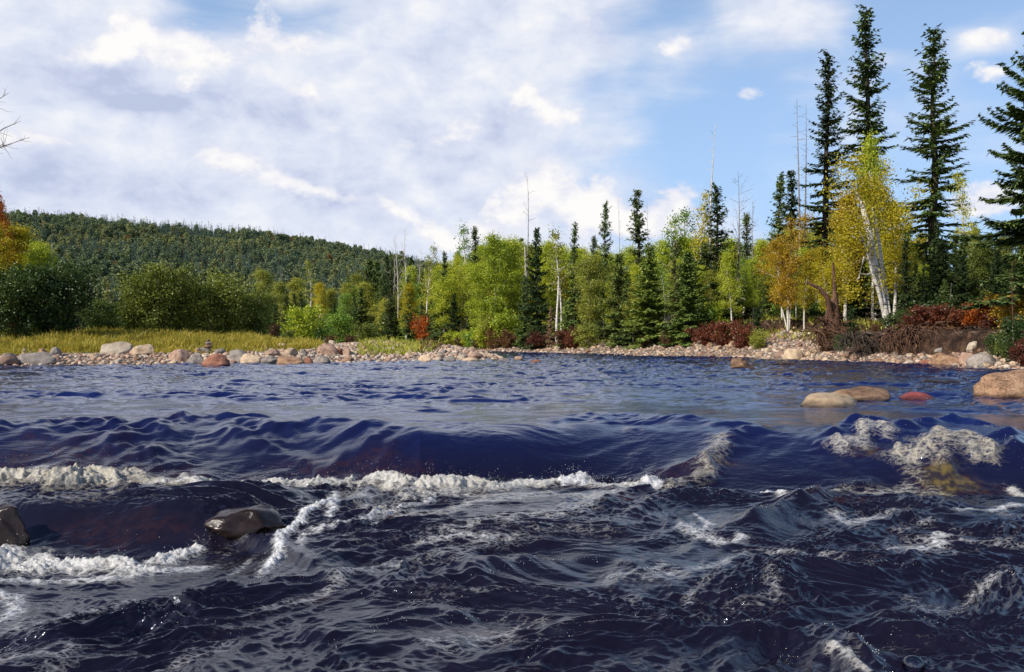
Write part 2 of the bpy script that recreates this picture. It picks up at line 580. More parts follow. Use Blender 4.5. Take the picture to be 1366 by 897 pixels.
    # the clouds only stand above the horizon
    out = nd(nt, 'ShaderNodeOutputWorld')
    L(mx2.outputs[0], out.inputs[0])


build_world()
SC.world.cycles.sampling_method = 'MANUAL'
SC.world.cycles.sample_map_resolution = 512

# ------------------------------------------------------------------ terrain
SHORE = [(-60, -60), (-48, 0), (-38, 20)] + [wp(*p) for p in (
    (-260, 491), (0, 489), (100, 488), (200, 488), (330, 487), (420, 486), (470, 484.6), (560, 483.6), (640, 482), (672, 479.5),
    (662, 474), (620, 471), (560, 469), (510, 466), (478, 463.9), (484, 463.4), (520, 466.2), (580, 468), (640, 469.6), (700, 471), (760, 473),
    (870, 475.6), (960, 477.6), (1030, 480), (1100, 483), (1200, 486.6), (1290, 490), (1345, 494), (1420, 502), (1520, 514))] + [(20, 5), (26, -60)]
LAND = SHORE + [(9000, -60), (9000, 9000), (-9000, 9000), (-9000, -60)]

RIDGE = [(-1400, 330), (-300, 328), (20, 326), (100, 325), (200, 330), (280, 335), (350, 342), (430, 352), (510, 365), (600, 385), (720, 405), (900, 425), (1400, 430)]


def ridge_tan(x, y):
    """slope of sight of the hill's bare crest at the azimuth of (x, y)"""
    px = CX + F * np.clip(x / np.maximum(y, 1), -1.6, 1.6)
    py = np.interp(px, [r[0] for r in RIDGE], [r[1] for r in RIDGE])
    return (HOR - py) / F


def ground(x, y):
    x = np.asarray(x, float)
    y = np.asarray(y, float)
    d, _ = polydist(x, y, SHORE)
    ins = inside(x, y, LAND)
    d = np.where(ins, d, -d)
    d = d + 0.35 * perlin(x * 0.35, y * 0.35, 3) * ss(0, 3, np.abs(d))
    right = ss(-12, -4, x - (-0.32 * (y - 62)))            # 1 on the right and far bank, 0 on the left
    left_h = 0.28 * ss(0, 2.5, d) + 0.24 * ss(2, 7, d) + 0.4 * ss(6, 18, d) + 0.012 * np.clip(d - 8, 0, 300)
    bar = ss(-14, -5, x) * (1 - right)
    left_h = left_h * (1 - 0.45 * bar)
    near = 1 - ss(40, 47, y)
    dc = 1.7 * near + 5.2 * (1 - near)
    far = ss(60, 72, y)
    dc = dc * (1 - far) + 3.2 * far
    right_h = (0.35 * ss(0, 2.0, d) + (0.5 - 0.3 * near) * ss(1.0, 5.0, d)) * (1 - 0.45 * far) + (0.75 + 0.1 * near - 0.3 * far) * ss(dc, dc + 0.6 + 0.5 * perlin(x * 0.4, y * 0.4, 14), d) + 0.02 * np.clip(d - 6, 0, 300)
    right_h = right_h + 0.75 * ss(0.8, 6.5, d) * np.exp(-(((x - 13.5) / 3.6) ** 2 + ((y - 49) / 5) ** 2))
    h = np.where(d > 0, left_h * (1 - right) + right_h * right, np.maximum(d * 0.3, -1.8))
    h = h + (0.05 * fbm(x * 0.8, y * 0.8, 3, 9) + 0.12 * perlin(x * 0.12, y * 0.12, 4)) * ss(0.5, 4, d)
    # the wooded hill
    r = np.hypot(x, y)
    rt = ridge_tan(x, y)
    k = ss(170, 690, r) ** 1.15
    hill = (rt * np.minimum(r, 700) + 1.0) * k
    hill = hill + 4.5 * fbm(x * 0.008, y * 0.008, 3, 21) * ss(200, 400, r) * (1 - 0.6 * ss(550, 690, r)) - 6 * ss(760, 1500, r)
    return h + np.maximum(hill, 0) * ss(40, 170, y)


def axis(lo, hi, step, far_lo, far_hi, g=1.09):
    a = list(np.arange(lo, hi + step * 0.5, step))
    s, v, up = step, hi, []
    while v < far_hi:
        s *= g
        v += s
        up.append(v)
    s, v, dn = step, lo, []
    while v > far_lo:
        s *= g
        v -= s
        dn.append(v)
    return np.array(dn[::-1] + a + up)


def terrain_mat():
    m, nt = newmat('river_bank_ground')
    tc = nd(nt, 'ShaderNodeTexCoord')
    P = tc.outputs['Object']
    at = nd(nt, 'ShaderNodeAttribute', attribute_name='beach')
    gr = nd(nt, 'ShaderNodeAttribute', attribute_name='grassy')
    vor = nd(nt, 'ShaderNodeTexVoronoi', i_Scale=7.0)
    nt.links.new(P, vor.inputs['Vector'])
    vor2 = nd(nt, 'ShaderNodeTexVoronoi', i_Scale=16.0)
    nt.links.new(P, vor2.inputs['Vector'])
    cb = nd(nt, 'ShaderNodeSeparateColor')
    nt.links.new(vor.outputs['Color'], cb.inputs[0])
    stone = ramp(nt, cb.outputs[0], [(0.0, (0.2, 0.13, 0.09)), (0.3, (0.36, 0.24, 0.17)), (0.6, (0.47, 0.34, 0.24)), (0.85, (0.38, 0.33, 0.28)), (1.0, (0.6, 0.5, 0.4))])
    gap = maprange(nt, vor.outputs['Distance'], 0.3, 0.6, 1.0, 0.45)
    stone = mixc(nt, 1.0, stone, gap, 'MULTIPLY')
    n = noise(nt, P, 2.6, 8, 0.7)
    soil = ramp(nt, n, [(0.32, (0.012, 0.008, 0.006)), (0.5, (0.05, 0.028, 0.018)), (0.68, (0.13, 0.075, 0.045))])  # soil tones, darkened to carry the shadow on the cut bank
    n2 = noise(nt, P, 0.7, 5, 0.6)
    turf = ramp(nt, n2, [(0.3, (0.05, 0.055, 0.015)), (0.55, (0.14, 0.12, 0.03)), (0.75, (0.2, 0.16, 0.05))])
    geo = nd(nt, 'ShaderNodeNewGeometry')
    gs = nd(nt, 'ShaderNodeSeparateXYZ')
    nt.links.new(geo.outputs['True Normal'], gs.inputs[0])
    flat = maprange(nt, gs.outputs[2], 0.8, 0.93)
    c = mixc(nt, mth(nt, 'MULTIPLY', gr.outputs['Fac'], flat), soil, turf)
    c = mixc(nt, mth(nt, 'MULTIPLY', at.outputs['Fac'], flat), c, stone)
    hgt = mth(nt, 'ADD', mth(nt, 'MULTIPLY', vor.outputs['Distance'], -0.8), mth(nt, 'MULTIPLY', n, 0.6))
    princ(nt, c, 0.92, 0.15, hgt, 1.0, 0.16)
    return m


def build_terrain():
    xs = axis(-34, 26, 0.28, -5200, 5200)
    ys = axis(24, 96, 0.28, -70, 6500)
    X, Y = np.meshgrid(xs, ys)
    Z = ground(X, Y)
    nx, ny = len(xs), len(ys)
    d, _ = polydist(X, Y, SHORE)
    d = np.where(inside(X, Y, LAND), d, -d)
    right = ss(-12, -4, X - (-0.32 * (Y - 62)))
    near = 1 - ss(40, 47, Y)
    wob = 0.7 * perlin(X * 0.5, Y * 0.5, 8)
    bl = 1 - ss(4.5, 7.0, d + wob + 2.0 * (1 - ss(-14, -5, X)) * 0.0 - 4.0 * ss(-14, -6, X))
    br = 1 - ss(0.0, 1.2, d + wob * 0.6 - (1.6 * near + 5.0 * (1 - near)))
    beach = bl * (1 - right) + br * right
    grassy = (1 - right) * (1 - ss(26, 40, d)) + right * 0.25 * ss(0.1, 0.5, perlin(X * 0.3, Y * 0.3, 6))
    i = np.arange(ny - 1)[:, None] * nx + np.arange(nx - 1)[None, :]
    q = np.stack([i, i + 1, i + nx + 1, i + nx], -1).reshape(-1, 4)
    me = mesh_np('ground', np.stack([X, Y, Z], -1).reshape(-1, 3), q, True, {'beach': beach, 'grassy': grassy})
    o = obj('ground', me, terrain_mat())
    tag(o, kind='structure')


build_terrain()

# ------------------------------------------------------------------ the river
def WL(pts, z):
    return [wp(px, py, z) for px, py in pts]


# crest (lip) and foot of the ledge, as pixel rows at their own levels
LIP = WL([(-500, 552), (0, 556), (120, 552), (270, 548), (420, 556), (560, 572), (700, 566), (830, 556), (960, 560), (1080, 564), (1180, 568), (1320, 572), (1900, 572)], 0.0)
FOOT = WL([(-500, 640), (0, 634), (250, 634), (450, 640), (640, 636), (780, 636), (880, 642), (970, 646), (1080, 650), (1200, 652), (1330, 654), (1900, 654)], -0.38)
# second, lower ledge on the left: lip behind the wet boulder, foot at the near foam
LIP2 = WL([(-500, 690), (0, 690), (150, 690), (290, 700), (380, 720), (440, 760)], -0.42)
FOOT2 = WL([(-500, 742), (-60, 742), (60, 748), (180, 752), (300, 750), (400, 740), (470, 738)], -0.6)

# standing waves: (pixel polyline, level, half width in m, height in m)
WAVES = [
    ([(1190, 618), (1250, 604), (1300, 604), (1345, 622), (1390, 640)], -0.3, 0.2, 0.17),
    ([(1100, 618), (1150, 608), (1200, 606)], -0.3, 0.17, 0.13),
    ([(1120, 586), (1180, 578), (1230, 592), (1290, 610)], -0.08, 0.25, 0.11),
    ([(950, 706), (1030, 690), (1085, 668), (1140, 648), (1190, 655)], -0.4, 0.17, 0.14),
    ([(820, 690), (880, 672), (920, 660), (960, 668)], -0.4, 0.14, 0.12),
    ([(880, 650), (930, 634), (960, 620), (1020, 606)], -0.35, 0.15, 0.1),
    ([(770, 690), (830, 668), (870, 668)], -0.42, 0.12, 0.1),
    ([(830, 610), (900, 602), (960, 604)], -0.15, 0.16, 0.08),
    ([(730, 634), (790, 622), (830, 626)], -0.25, 0.16, 0.1),
    ([(540, 800), (640, 772), (720, 755), (800, 752), (900, 770)], -0.5, 0.17, 0.1),
    ([(170, 830), (260, 800), (330, 785), (440, 778), (500, 800)], -0.52, 0.16, 0.1),
    ([(690, 880), (780, 850), (860, 838), (960, 836), (1060, 870)], -0.55, 0.18, 0.1),
    ([(1040, 860), (1110, 838), (1160, 862), (1200, 890)], -0.5, 0.1, 0.09),
    ([(1180, 860), (1260, 815), (1366, 790), (1480, 780)], -0.55, 0.22, 0.1),
    ([(0, 880), (90, 850), (200, 838), (330, 845)], -0.58, 0.2, 0.08),
    ([(430, 870), (520, 835), (640, 828)], -0.55, 0.16, 0.07),
    ([(980, 790), (1060, 770), (1160, 758), (1260, 765)], -0.5, 0.17, 0.08),
    ([(560, 745), (660, 722), (760, 705), (830, 712)], -0.47, 0.13, 0.06),
    ([(-260, 576), (-60, 572), (40, 568), (120, 566), (190, 576), (230, 590)], -0.03, 0.42, 0.16),
    ([(190, 572), (250, 561), (310, 562), (360, 576)], -0.03, 0.38, 0.15),
    ([(330, 580), (380, 566), (430, 564), (490, 572), (540, 590)], 0.0, 0.36, 0.13),
    ([(720, 568), (790, 556), (860, 556), (960, 566), (1050, 578)], 0.0, 0.4, 0.1),
    ([(120, 600), (200, 590), (290, 602)], -0.12, 0.22, 0.05),
    ([(300, 606), (400, 596), (520, 606)], -0.14, 0.2, 0.06),
]
# white water: (pixel polyline, level, half width m, strength, creaminess, heap m)
FOAM = [
    ([(150, 642), (250, 640), (330, 642), (420, 645), (500, 650), (640, 646), (720, 645), (775, 640)], -0.36, 0.17, 0.88, 0.5, 0.045),
    ([(470, 644), (500, 640), (540, 650), (580, 652), (640, 642), (690, 648)], -0.34, 0.2, 1.0, 0.6, 0.085),
    ([(740, 640), (765, 636), (785, 640)], -0.32, 0.1, 1.0, 0.1, 0.07),
    ([(-160, 640), (-40, 634), (30, 628), (80, 630), (140, 640)], -0.3, 0.42, 1.02, 0.9, 0.12),
    ([(40, 634), (110, 624), (160, 622), (210, 630), (270, 634), (310, 642)], -0.3, 0.24, 0.75, 0.9, 0.05),
    ([(20, 610), (60, 604), (100, 612)], -0.2, 0.12, 0.6, 0.3, 0.03),
    ([(225, 622), (245, 612), (265, 630)], -0.25, 0.05, 0.7, 0.7, 0.0),
    ([(-120, 740), (0, 746), (70, 752), (140, 756), (230, 764)], -0.55, 0.2, 0.9, 0.35, 0.04),
    ([(-100, 780), (60, 778), (180, 772), (300, 762)], -0.58, 0.12, 0.62, 0.1, 0.0),
    ([(215, 748), (250, 735), (275, 728)], -0.52, 0.1, 0.95, 0.3, 0.03),
    ([(345, 760), (370, 730), (400, 705), (440, 680), (455, 668)], -0.47, 0.06, 0.95, 0.05, 0.01),
    ([(385, 735), (420, 712), (470, 706), (530, 690), (600, 668)], -0.45, 0.06, 0.62, 0.05, 0.0),
    ([(400, 680), (470, 668), (560, 690), (640, 676), (760, 660)], -0.42, 0.2, 0.5, 0.35, 0.0),
    ([(430, 676), (450, 690), (440, 700)], -0.45, 0.07, 0.7, 0.0, 0.0),
    ([(560, 720), (660, 700), (760, 690), (840, 660)], -0.45, 0.26, 0.42, 0.1, 0.0),
    ([(480, 760), (600, 740), (700, 730)], -0.48, 0.2, 0.3, 0.05, 0.0),
    ([(855, 650), (870, 634), (880, 645)], -0.34, 0.09, 1.1, 0.15, 0.06),
    ([(880, 648), (920, 636), (950, 622), (965, 612)], -0.33, 0.14, 0.48, 0.8, 0.06),
    ([(950, 662), (990, 656), (1040, 662), (1060, 672)], -0.4, 0.07, 0.72, 0.1, 0.01),
    ([(770, 642), (820, 650), (860, 648)], -0.37, 0.12, 0.8, 0.4, 0.03),
    ([(240, 640), (290, 646), (340, 644)], -0.36, 0.14, 0.85, 0.5, 0.03),
    ([(500, 668), (600, 664), (720, 660), (830, 664)], -0.4, 0.16, 0.55, 0.4, 0.0),
    ([(1040, 672), (1110, 652), (1180, 655), (1215, 645)], -0.4, 0.14, 0.5, 0.7, 0.0),
    ([(1100, 616), (1140, 612), (1170, 606), (1200, 612)], -0.25, 0.18, 0.56, 0.7, 0.11),
    ([(1205, 626), (1245, 616), (1290, 618), (1320, 622)], -0.25, 0.22, 0.58, 0.9, 0.14),
    ([(1190, 640), (1240, 634), (1280, 640)], -0.28, 0.14, 0.5, 1.0, 0.0),
    ([(1340, 622), (1366, 626), (1420, 630)], -0.2, 0.09, 0.8, 0.5, 0.0),
    ([(900, 700), (960, 726), (1000, 720)], -0.45, 0.1, 0.62, 0.05, 0.0),
    ([(930, 690), (945, 705), (930, 716)], -0.45, 0.05, 0.6, 0.0, 0.0),
    ([(1100, 690), (1130, 700), (1190, 694)], -0.45, 0.09, 0.55, 0.1, 0.0),
    ([(1240, 690), (1320, 692), (1366, 680)], -0.45, 0.1, 0.6, 0.0, 0.0),
    ([(1170, 748), (1215, 744), (1280, 720)], -0.5, 0.1, 0.55, 0.0, 0.0),
    ([(800, 780), (900, 765), (1020, 745), (1120, 748)], -0.5, 0.12, 0.4, 0.0, 0.0),
    ([(300, 815), (400, 800), (470, 775), (560, 760)], -0.52, 0.08, 0.42, 0.1, 0.0),
    ([(0, 850), (100, 830), (200, 810)], -0.58, 0.18, 0.36, 0.0, 0.0),
    ([(560, 860), (680, 850), (780, 838)], -0.56, 0.2, 0.34, 0.0, 0.0),
    ([(1100, 845), (1130, 855), (1170, 875)], -0.45, 0.06, 0.6, 0.4, 0.01),
    ([(0, 790), (20, 812), (0, 830)], -0.55, 0.08, 0.6, 0.0, 0.0),
]
# tea-coloured light through thin, steep water, painted as colour patches: (px, py, level, rx m, ry m, strength)
AMBER = [(1262, 628, -0.25, 0.42, 0.24, 0.95), (1150, 616, -0.25, 0.28, 0.16, 0.7), (840, 672, -0.4, 0.3, 0.16, 0.5), (1090, 668, -0.4, 0.5, 0.18, 0.55),
         (60, 590, -0.12, 1.2, 0.6, 0.5), (440, 600, -0.12, 1.0, 0.5, 0.42), (200, 600, -0.15, 0.7, 0.3, 0.42), (900, 610, -0.2, 0.8, 0.2, 0.35),
         (570, 690, -0.42, 0.45, 0.12, 0.6), (640, 660, -0.38, 0.4, 0.1, 0.55), (170, 720, -0.5, 0.6, 0.2, 0.3), (640, 845, -0.55, 0.25, 0.1, 0.4),
         (430, 780, -0.45, 0.15, 0.06, 0.6), (960, 615, -0.25, 0.3, 0.12, 0.8), (1160, 850, -0.5, 0.1, 0.06, 0.5), (150, 560, 0.0, 0.9, 0.3, 0.4), (280, 548, 0, 0.6, 0.2, 0.35)]


HUMPS = [(225, 690, -0.42, 0.55, 0.4, 0.16), (330, 678, -0.42, 0.45, 0.34, 0.18), (70, 690, -0.42, 0.55, 0.4, 0.15)]


def river_level(x, y):
    """smooth water level without the small waves; also steepness masks"""
    lipy = np.interp(x / np.maximum(y, 0.5), [p[0] / p[1] for p in LIP], [p[1] for p in LIP])
    footy = np.interp(x / np.maximum(y, 0.5), [p[0] / p[1] for p in FOOT], [p[1] for p in FOOT])
    t = np.clip((lipy - y) / np.maximum(lipy - footy, 0.3), 0, 1.6)
    drop = -0.4 * np.where(t < 1, (1 - np.cos(PI * np.clip(t, 0, 1) ** 1.5)) / 2, 1)
    trough = -0.08 * np.exp(-((t - 0.97) / 0.16) ** 2)
    lip2 = np.interp(x / np.maximum(y, 0.5), [p[0] / p[1] for p in LIP2], [p[1] for p in LIP2])
    foot2 = np.interp(x / np.maximum(y, 0.5), [p[0] / p[1] for p in FOOT2], [p[1] for p in FOOT2])
    wside = 1 - ss(-0.36, -0.16, x / np.maximum(y, 0.5))
    t2 = np.clip((lip2 - y) / np.maximum(lip2 - foot2, 0.25), 0, 1)
    z = drop + trough - 0.17 * wside * t2 * t2 * (3 - 2 * t2)
    z = z - 0.17 * (1 - wside) * (1 - ss(4.5, 8.0, y))
    below = np.clip(t, 0, 1)
    tq = np.clip(t, 0, 1) ** 1.5
    face = np.clip(4.5 * tq * (1 - tq), 0, 1) * (t < 1)
    return z, below, np.maximum(face, wside * 4 * t2 * (1 - t2) * 0.8), y - lipy


def ridged(x, y, seed):
    n = perlin(x, y, seed)
    return (1.08 - np.sqrt(n * n + 0.014)) ** 2


def river_fields(x, y):
    z, below, face, dlip = river_level(x, y)
    wx = x + 0.35 * fbm(x * 0.7, y * 0.7, 2, 31)
    wy = y + 0.35 * fbm(x * 0.7, y * 0.7, 2, 35)
    up = 1 - ss(0.0, 0.7, below)          # the quieter upper pool
    # two crossing trains of crests
    a1, a2 = math.radians(32), math.radians(-14)
    u1, v1 = wx * math.cos(a1) + wy * math.sin(a1), -wx * math.sin(a1) + wy * math.cos(a1)
    u2, v2 = wx * math.cos(a2) + wy * math.sin(a2), -wx * math.sin(a2) + wy * math.cos(a2)
    # upper pool: wind-ruffled riffle
    pool = 0.055 * (ridged(u2 * 0.45, v2 * 1.15, 41) - 0.5) + 0.036 * (ridged(u1 * 0.9, v1 * 2.3, 42) - 0.5) + 0.024 * perlin(u2 * 1.8, v2 * 5.0, 43) + 0.009 * perlin(u1 * 3.6, v1 * 10, 44)
    patch = ss(-0.35, 0.45, fbm(x * 0.13, y * 0.33, 3, 45))
    calm = 1 - (0.55 + 0.3 * ss(-3.5, 0.5, x)) * np.exp(-((dlip - 0.9) / 1.7) ** 2)
    pool = pool * (0.7 + 0.75 * patch) * 1.15 * calm * (1 + 0.45 * ss(20, 45, y))
    # below the ledge: steep confused chop
    sw = 0.5 + 0.7 * ss(-0.4, 0.5, fbm(x * 0.45, y * 0.45, 2, 50))
    chop = 0.066 * (ridged(u1 * 0.7, v1 * 1.35, 51) - 0.55) + 0.055 * (ridged(u2 * 1.25, v2 * 2.7, 52) - 0.55) + 0.028 * (ridged(u1 * 2.2, v1 * 5.4, 53) - 0.5)
    fine = 0.021 * (ridged(u2 * 4.2, v2 * 10, 54) - 0.5) + 0.012 * (ridged(u1 * 8, v1 * 19, 55) - 0.5) + 0.005 * perlin(u2 * 17, v2 * 34, 56)
    rough = ss(-0.25, 0.45, fbm(u1 * 0.7, v1 * 1.4, 3, 58))       # glassy tongues between ruffled patches
    chop = (chop + fine * (0.5 + 1.5 * rough)) * sw
    onface = 0.035 * (ridged(x * 0.6 + 0.3 * y, y * 0.45, 61) - 0.5) + 0.012 * (ridged(u1 * 1.6, v1 * 2.6, 62) - 0.5) + 0.006 * perlin(x * 4, y * 3, 63) * rough + 0.003 * perlin(x * 11, y * 9, 64) * rough
    h = z + pool * up + (1 - up) * (chop * (1 - 0.92 * np.sqrt(face)) + onface * face)
    for pts, lv, w, A in WAVES:
        q = WL(pts, lv)
        bx = [p[0] for p in q]
        by = [p[1] for p in q]
        m = (x > min(bx) - 3 * w) & (x < max(bx) + 3 * w) & (y > min(by) - 3 * w) & (y < max(by) + 3 * w)
        if not m.any():
            continue
        xm = wx[m] * 0.4 + x[m] * 0.6
        ym = wy[m] * 0.4 + y[m] * 0.6
        d, t = polydist(xm, ym, q)
        prof = np.exp(-(d / w) ** 1.5) * np.clip(np.minimum(t, 1 - t) * 6, 0, 1)
        lum = 0.75 + 0.5 * fbm(xm * 3, ym * 3, 2, 70)
        h[m] += A * np.where(np.mean(bx) > 1.5, 0.7, 0.75) * prof * lum
    for px, py, lv, rx, ry, A in HUMPS:
        cx, cy = wp(px, py, lv)
        h += A * np.exp(-(((x - cx) / rx) ** 2 + ((y - cy) / ry) ** 2) ** 1.3)
    foam = np.zeros_like(h)
    cream = np.zeros_like(h)
    heap = np.zeros_like(h)
    for pts, lv, w, s, cr, hp in FOAM:
        q = WL(pts, lv)
        bx = [p[0] for p in q]
        by = [p[1] for p in q]
        m = (x > min(bx) - 4 * w) & (x < max(bx) + 4 * w) & (y > min(by) - 4 * w) & (y < max(by) + 4 * w)
        if not m.any():
            continue
        jx = x[m] + w * 0.9 * fbm(x[m] * 2.2, y[m] * 2.2, 3, 81)
        jy = y[m] + w * 0.9 * fbm(x[m] * 2.2, y[m] * 2.2, 3, 85)
        d, t = polydist(jx, jy, q)
        p = s * np.exp(-(d / w) ** 2 * 1.1) * np.clip(np.minimum(t, 1 - t) * 7 + 0.25, 0, 1)
        better = p > foam[m]
        fm, cm = foam[m], cream[m]
        cm = np.where(better, cr, cm)
        foam[m] = np.maximum(fm, p)
        cream[m] = cm
        heap[m] = np.maximum(heap[m], hp * np.clip(np.minimum(t, 1 - t) * 5, 0, 1) * np.exp(-(d / w) ** 2) * (0.45 + 0.75 * ss(-0.6, 0.6, fbm(jx * 3.5, jy * 3.5, 4, 88))))
    # foam films off the crests, also painting their thin white highlights
    crest = ss(0.7, 0.98, ridged(u1 * 0.8, v1 * 1.5, 51)) * (1 - up) * (1 - face)
    film_glint = 0.34 * crest * ss(-0.1, 0.6, fbm(x * 0.8, y * 0.8, 3, 90)) + 0.19 * (1 - up) * (1 - face) * ss(0.0, 0.7, fbm(u1 * 0.6, v1 * 2.4, 3, 92))
    foam = np.maximum(foam, film_glint)
    h += heap
    lump = ss(0.35, 0.9, foam)
    h += lump * (0.018 * np.abs(perlin(x * 8, y * 8, 95)) + 0.024 * np.abs(perlin(x * 18, y * 18, 96)) + 0.02 * np.abs(perlin(x * 36, y * 36, 97)) + 0.012 * np.abs(perlin(x * 75, y * 75, 98)))
    amber = np.zeros_like(h)
    for px, py, lv, rx, ry, s in AMBER:
        cx, cy = wp(px, py, lv)
        e = np.hypot((x - cx) / rx, (y - cy) / ry) + 0.5 * fbm(x * 2.5, y * 2.5, 3, 99)
        amber = np.maximum(amber, s * (1 - ss(0.3, 1.2, e)))
    return h, foam, cream, amber, below


def water_mat():
    m, nt = newmat('tea_dark_river_water')
    L = nt.links.new
    tc = nd(nt, 'ShaderNodeTexCoord')
    P = tc.outputs['Object']
    fo = nd(nt, 'ShaderNodeAttribute', attribute_name='foam').outputs['Fac']
    cr = nd(nt, 'ShaderNodeAttribute', attribute_name='cream').outputs['Fac']
    am = nd(nt, 'ShaderNodeAttribute', attribute_name='amber').outputs['Fac']
    be = nd(nt, 'ShaderNodeAttribute', attribute_name='below').outputs['Fac']
    # lacy foam: bubbles rafted in cells, torn by the flow
    fmap = nd(nt, 'ShaderNodeMapping')
    fmap.inputs['Rotation'].default_value = (0, 0, -0.5)
    fmap.inputs['Scale'].default_value = (0.6, 1.5, 1)
    L(P, fmap.inputs[0])
    wv = nd(nt, 'ShaderNodeVectorMath', operation='ADD')
    L(fmap.outputs[0], wv.inputs[0])
    wn = nd(nt, 'ShaderNodeTexNoise', i_Scale=5.0, i_Detail=3.0)
    L(P, wn.inputs['Vector'])
    ws = nd(nt, 'ShaderNodeVectorMath', operation='SCALE')
    L(wn.outputs['Color'], ws.inputs[0])
    ws.inputs['Scale'].default_value = 0.09
    L(ws.outputs[0], wv.inputs[1])
    vo = nd(nt, 'ShaderNodeTexVoronoi', i_Scale=13.0)
    vo.feature = 'DISTANCE_TO_EDGE'
    L(wv.outputs[0], vo.inputs['Vector'])
    vo2 = nd(nt, 'ShaderNodeTexVoronoi', i_Scale=38.0)
    vo2.feature = 'DISTANCE_TO_EDGE'
    L(wv.outputs[0], vo2.inputs['Vector'])
    lace = mth(nt, 'ADD', mth(nt, 'MULTIPLY', maprange(nt, vo.outputs['Distance'], 0.0, 0.35, 1.0, 0.0), 0.6), mth(nt, 'MULTIPLY', maprange(nt, vo2.outputs['Distance'], 0.0, 0.3, 1.0, 0.0), 0.5))
    n1 = noise(nt, wv.outputs[0], 9.0, 6, 0.65)
    pat = mth(nt, 'ADD', mth(nt, 'MULTIPLY', lace, 0.45), mth(nt, 'ADD', mth(nt, 'MULTIPLY', n1, 0.55), mth(nt, 'MULTIPLY', noise(nt, wv.outputs[0], 34.0, 4, 0.65), 0.4)))
    f = mth(nt, 'ADD', mth(nt, 'MULTIPLY', fo, 1.25), mth(nt, 'SUBTRACT', mth(nt, 'MULTIPLY', pat, 1.1), 1.1))
    f = maprange(nt, f, 0.0, 0.95, 0.0, 0.96)
    f = mth(nt, 'MULTIPLY', f, maprange(nt, fo, 0.04, 0.2, 0.0, 1.0))
    fn = noise(nt, P, 30.0, 5, 0.7)
    fcol = mixc(nt, mth(nt, 'MULTIPLY', cr, mth(nt, 'ADD', mth(nt, 'MULTIPLY', n1, 1.1), 0.1)), (0.72, 0.73, 0.75), (0.4, 0.32, 0.15))
    fcol = mixc(nt, 1.0, fcol, ramp(nt, fn, [(0.3, (0.5, 0.47, 0.43)), (0.52, (0.9, 0.9, 0.9)), (0.7, (1, 1, 1))]), 'MULTIPLY')
    deep = mixc(nt, be, (0.005, 0.011, 0.07), (0.007, 0.0052, 0.012))
    an = maprange(nt, noise(nt, P, 11.0, 5, 0.65), 0.38, 0.66, 0.0, 1.0)
    wcol = mixc(nt, mth(nt, 'MULTIPLY', am, mth(nt, 'ADD', mth(nt, 'MULTIPLY', an, 0.85), 0.15)), deep, mixc(nt, maprange(nt, am, 0.4, 0.9), (0.055, 0.02, 0.012), (0.13, 0.095, 0.03)))
    # ripples finer than the mesh
    mp = nd(nt, 'ShaderNodeMapping')
    mp.inputs['Scale'].default_value = (0.5, 1.6, 1)
    mp.inputs['Rotation'].default_value = (0, 0, 0.35)
    L(P, mp.inputs[0])
    b1 = noise(nt, mp.outputs[0], 14.0, 6, 0.62, 0.5)
    b2 = noise(nt, mp.outputs[0], 3.2, 3, 0.55, 0.3)
    hb = mth(nt, 'ADD', mth(nt, 'MULTIPLY', b1, 0.35), mth(nt, 'MULTIPLY', b2, 0.5))
    bu = nd(nt, 'ShaderNodeBump', i_Strength=0.3, i_Distance=0.05)
    L(hb, bu.inputs['Height'])
    w = nd(nt, 'ShaderNodeBsdfPrincipled')
    L(wcol, w.inputs['Base Color'])
    w.inputs['Roughness'].default_value = 0.035
    w.inputs['IOR'].default_value = 1.45
    L(mixc(nt, be, (0.6, 0.73, 1.0), (0.74, 0.84, 1.0)), w.inputs['Specular Tint'])
    L(bu.outputs[0], w.inputs['Normal'])
    fb = nd(nt, 'ShaderNodeBump', i_Strength=0.8, i_Distance=0.03)
    L(mth(nt, 'ADD', n1, mth(nt, 'MULTIPLY', fn, 0.5)), fb.inputs['Height'])
    fs = nd(nt, 'ShaderNodeBsdfPrincipled')
    L(fcol, fs.inputs['Base Color'])
    fs.inputs['Roughness'].default_value = 0.45
    L(fb.outputs[0], fs.inputs['Normal'])
    mx = nd(nt, 'ShaderNodeMixShader')
    L(f, mx.inputs[0])
    L(w.outputs[0], mx.inputs[1])
    L(fs.outputs[0], mx.inputs[2])
    out = nd(nt, 'ShaderNodeOutputMaterial')
    L(mx.outputs[0], out.inputs[0])
    return m


def build_river():
    geo = lambda a, b, n: a * np.exp(np.linspace(0, math.log(b / a), n, endpoint=False))
    y = np.concatenate([geo(1.3, 3.4, 110), geo(3.4, 13, 1050), geo(13, 150, 640)])
    rows = len(y)
    core = np.linspace(-0.66, 0.66, 1000)
    side = 0.66 + np.cumsum(np.linspace(0.0016, 0.03, 90))
    u = np.concatenate([-side[::-1], core, side])
    U, Y = np.meshgrid(u, y)
    X = U * (Y + 0.6)
    h, foam, cream, amber, below = river_fields(X, Y)
    n = len(u)
    i = np.arange(rows - 1)[:, None] * n + np.arange(n - 1)[None, :]
    q = np.stack([i, i + 1, i + n + 1, i + n], -1).reshape(-1, 4)
    me = mesh_np('water', np.stack([X, Y, h], -1).reshape(-1, 3), q, True, {'foam': foam, 'cream': cream, 'amber': amber, 'below': below})
    o = obj('water', me, water_mat())
    tag(o, kind='structure')


build_river()


def ico(sub):
    import bmesh
    bm = bmesh.new()
    bmesh.ops.create_icosphere(bm, subdivisions=sub, radius=1.0)
    v = np.array([p.co[:] for p in bm.verts])
    f = np.array([[p.index for p in fc.verts] for fc in bm.faces])
    bm.free()
    return v, f


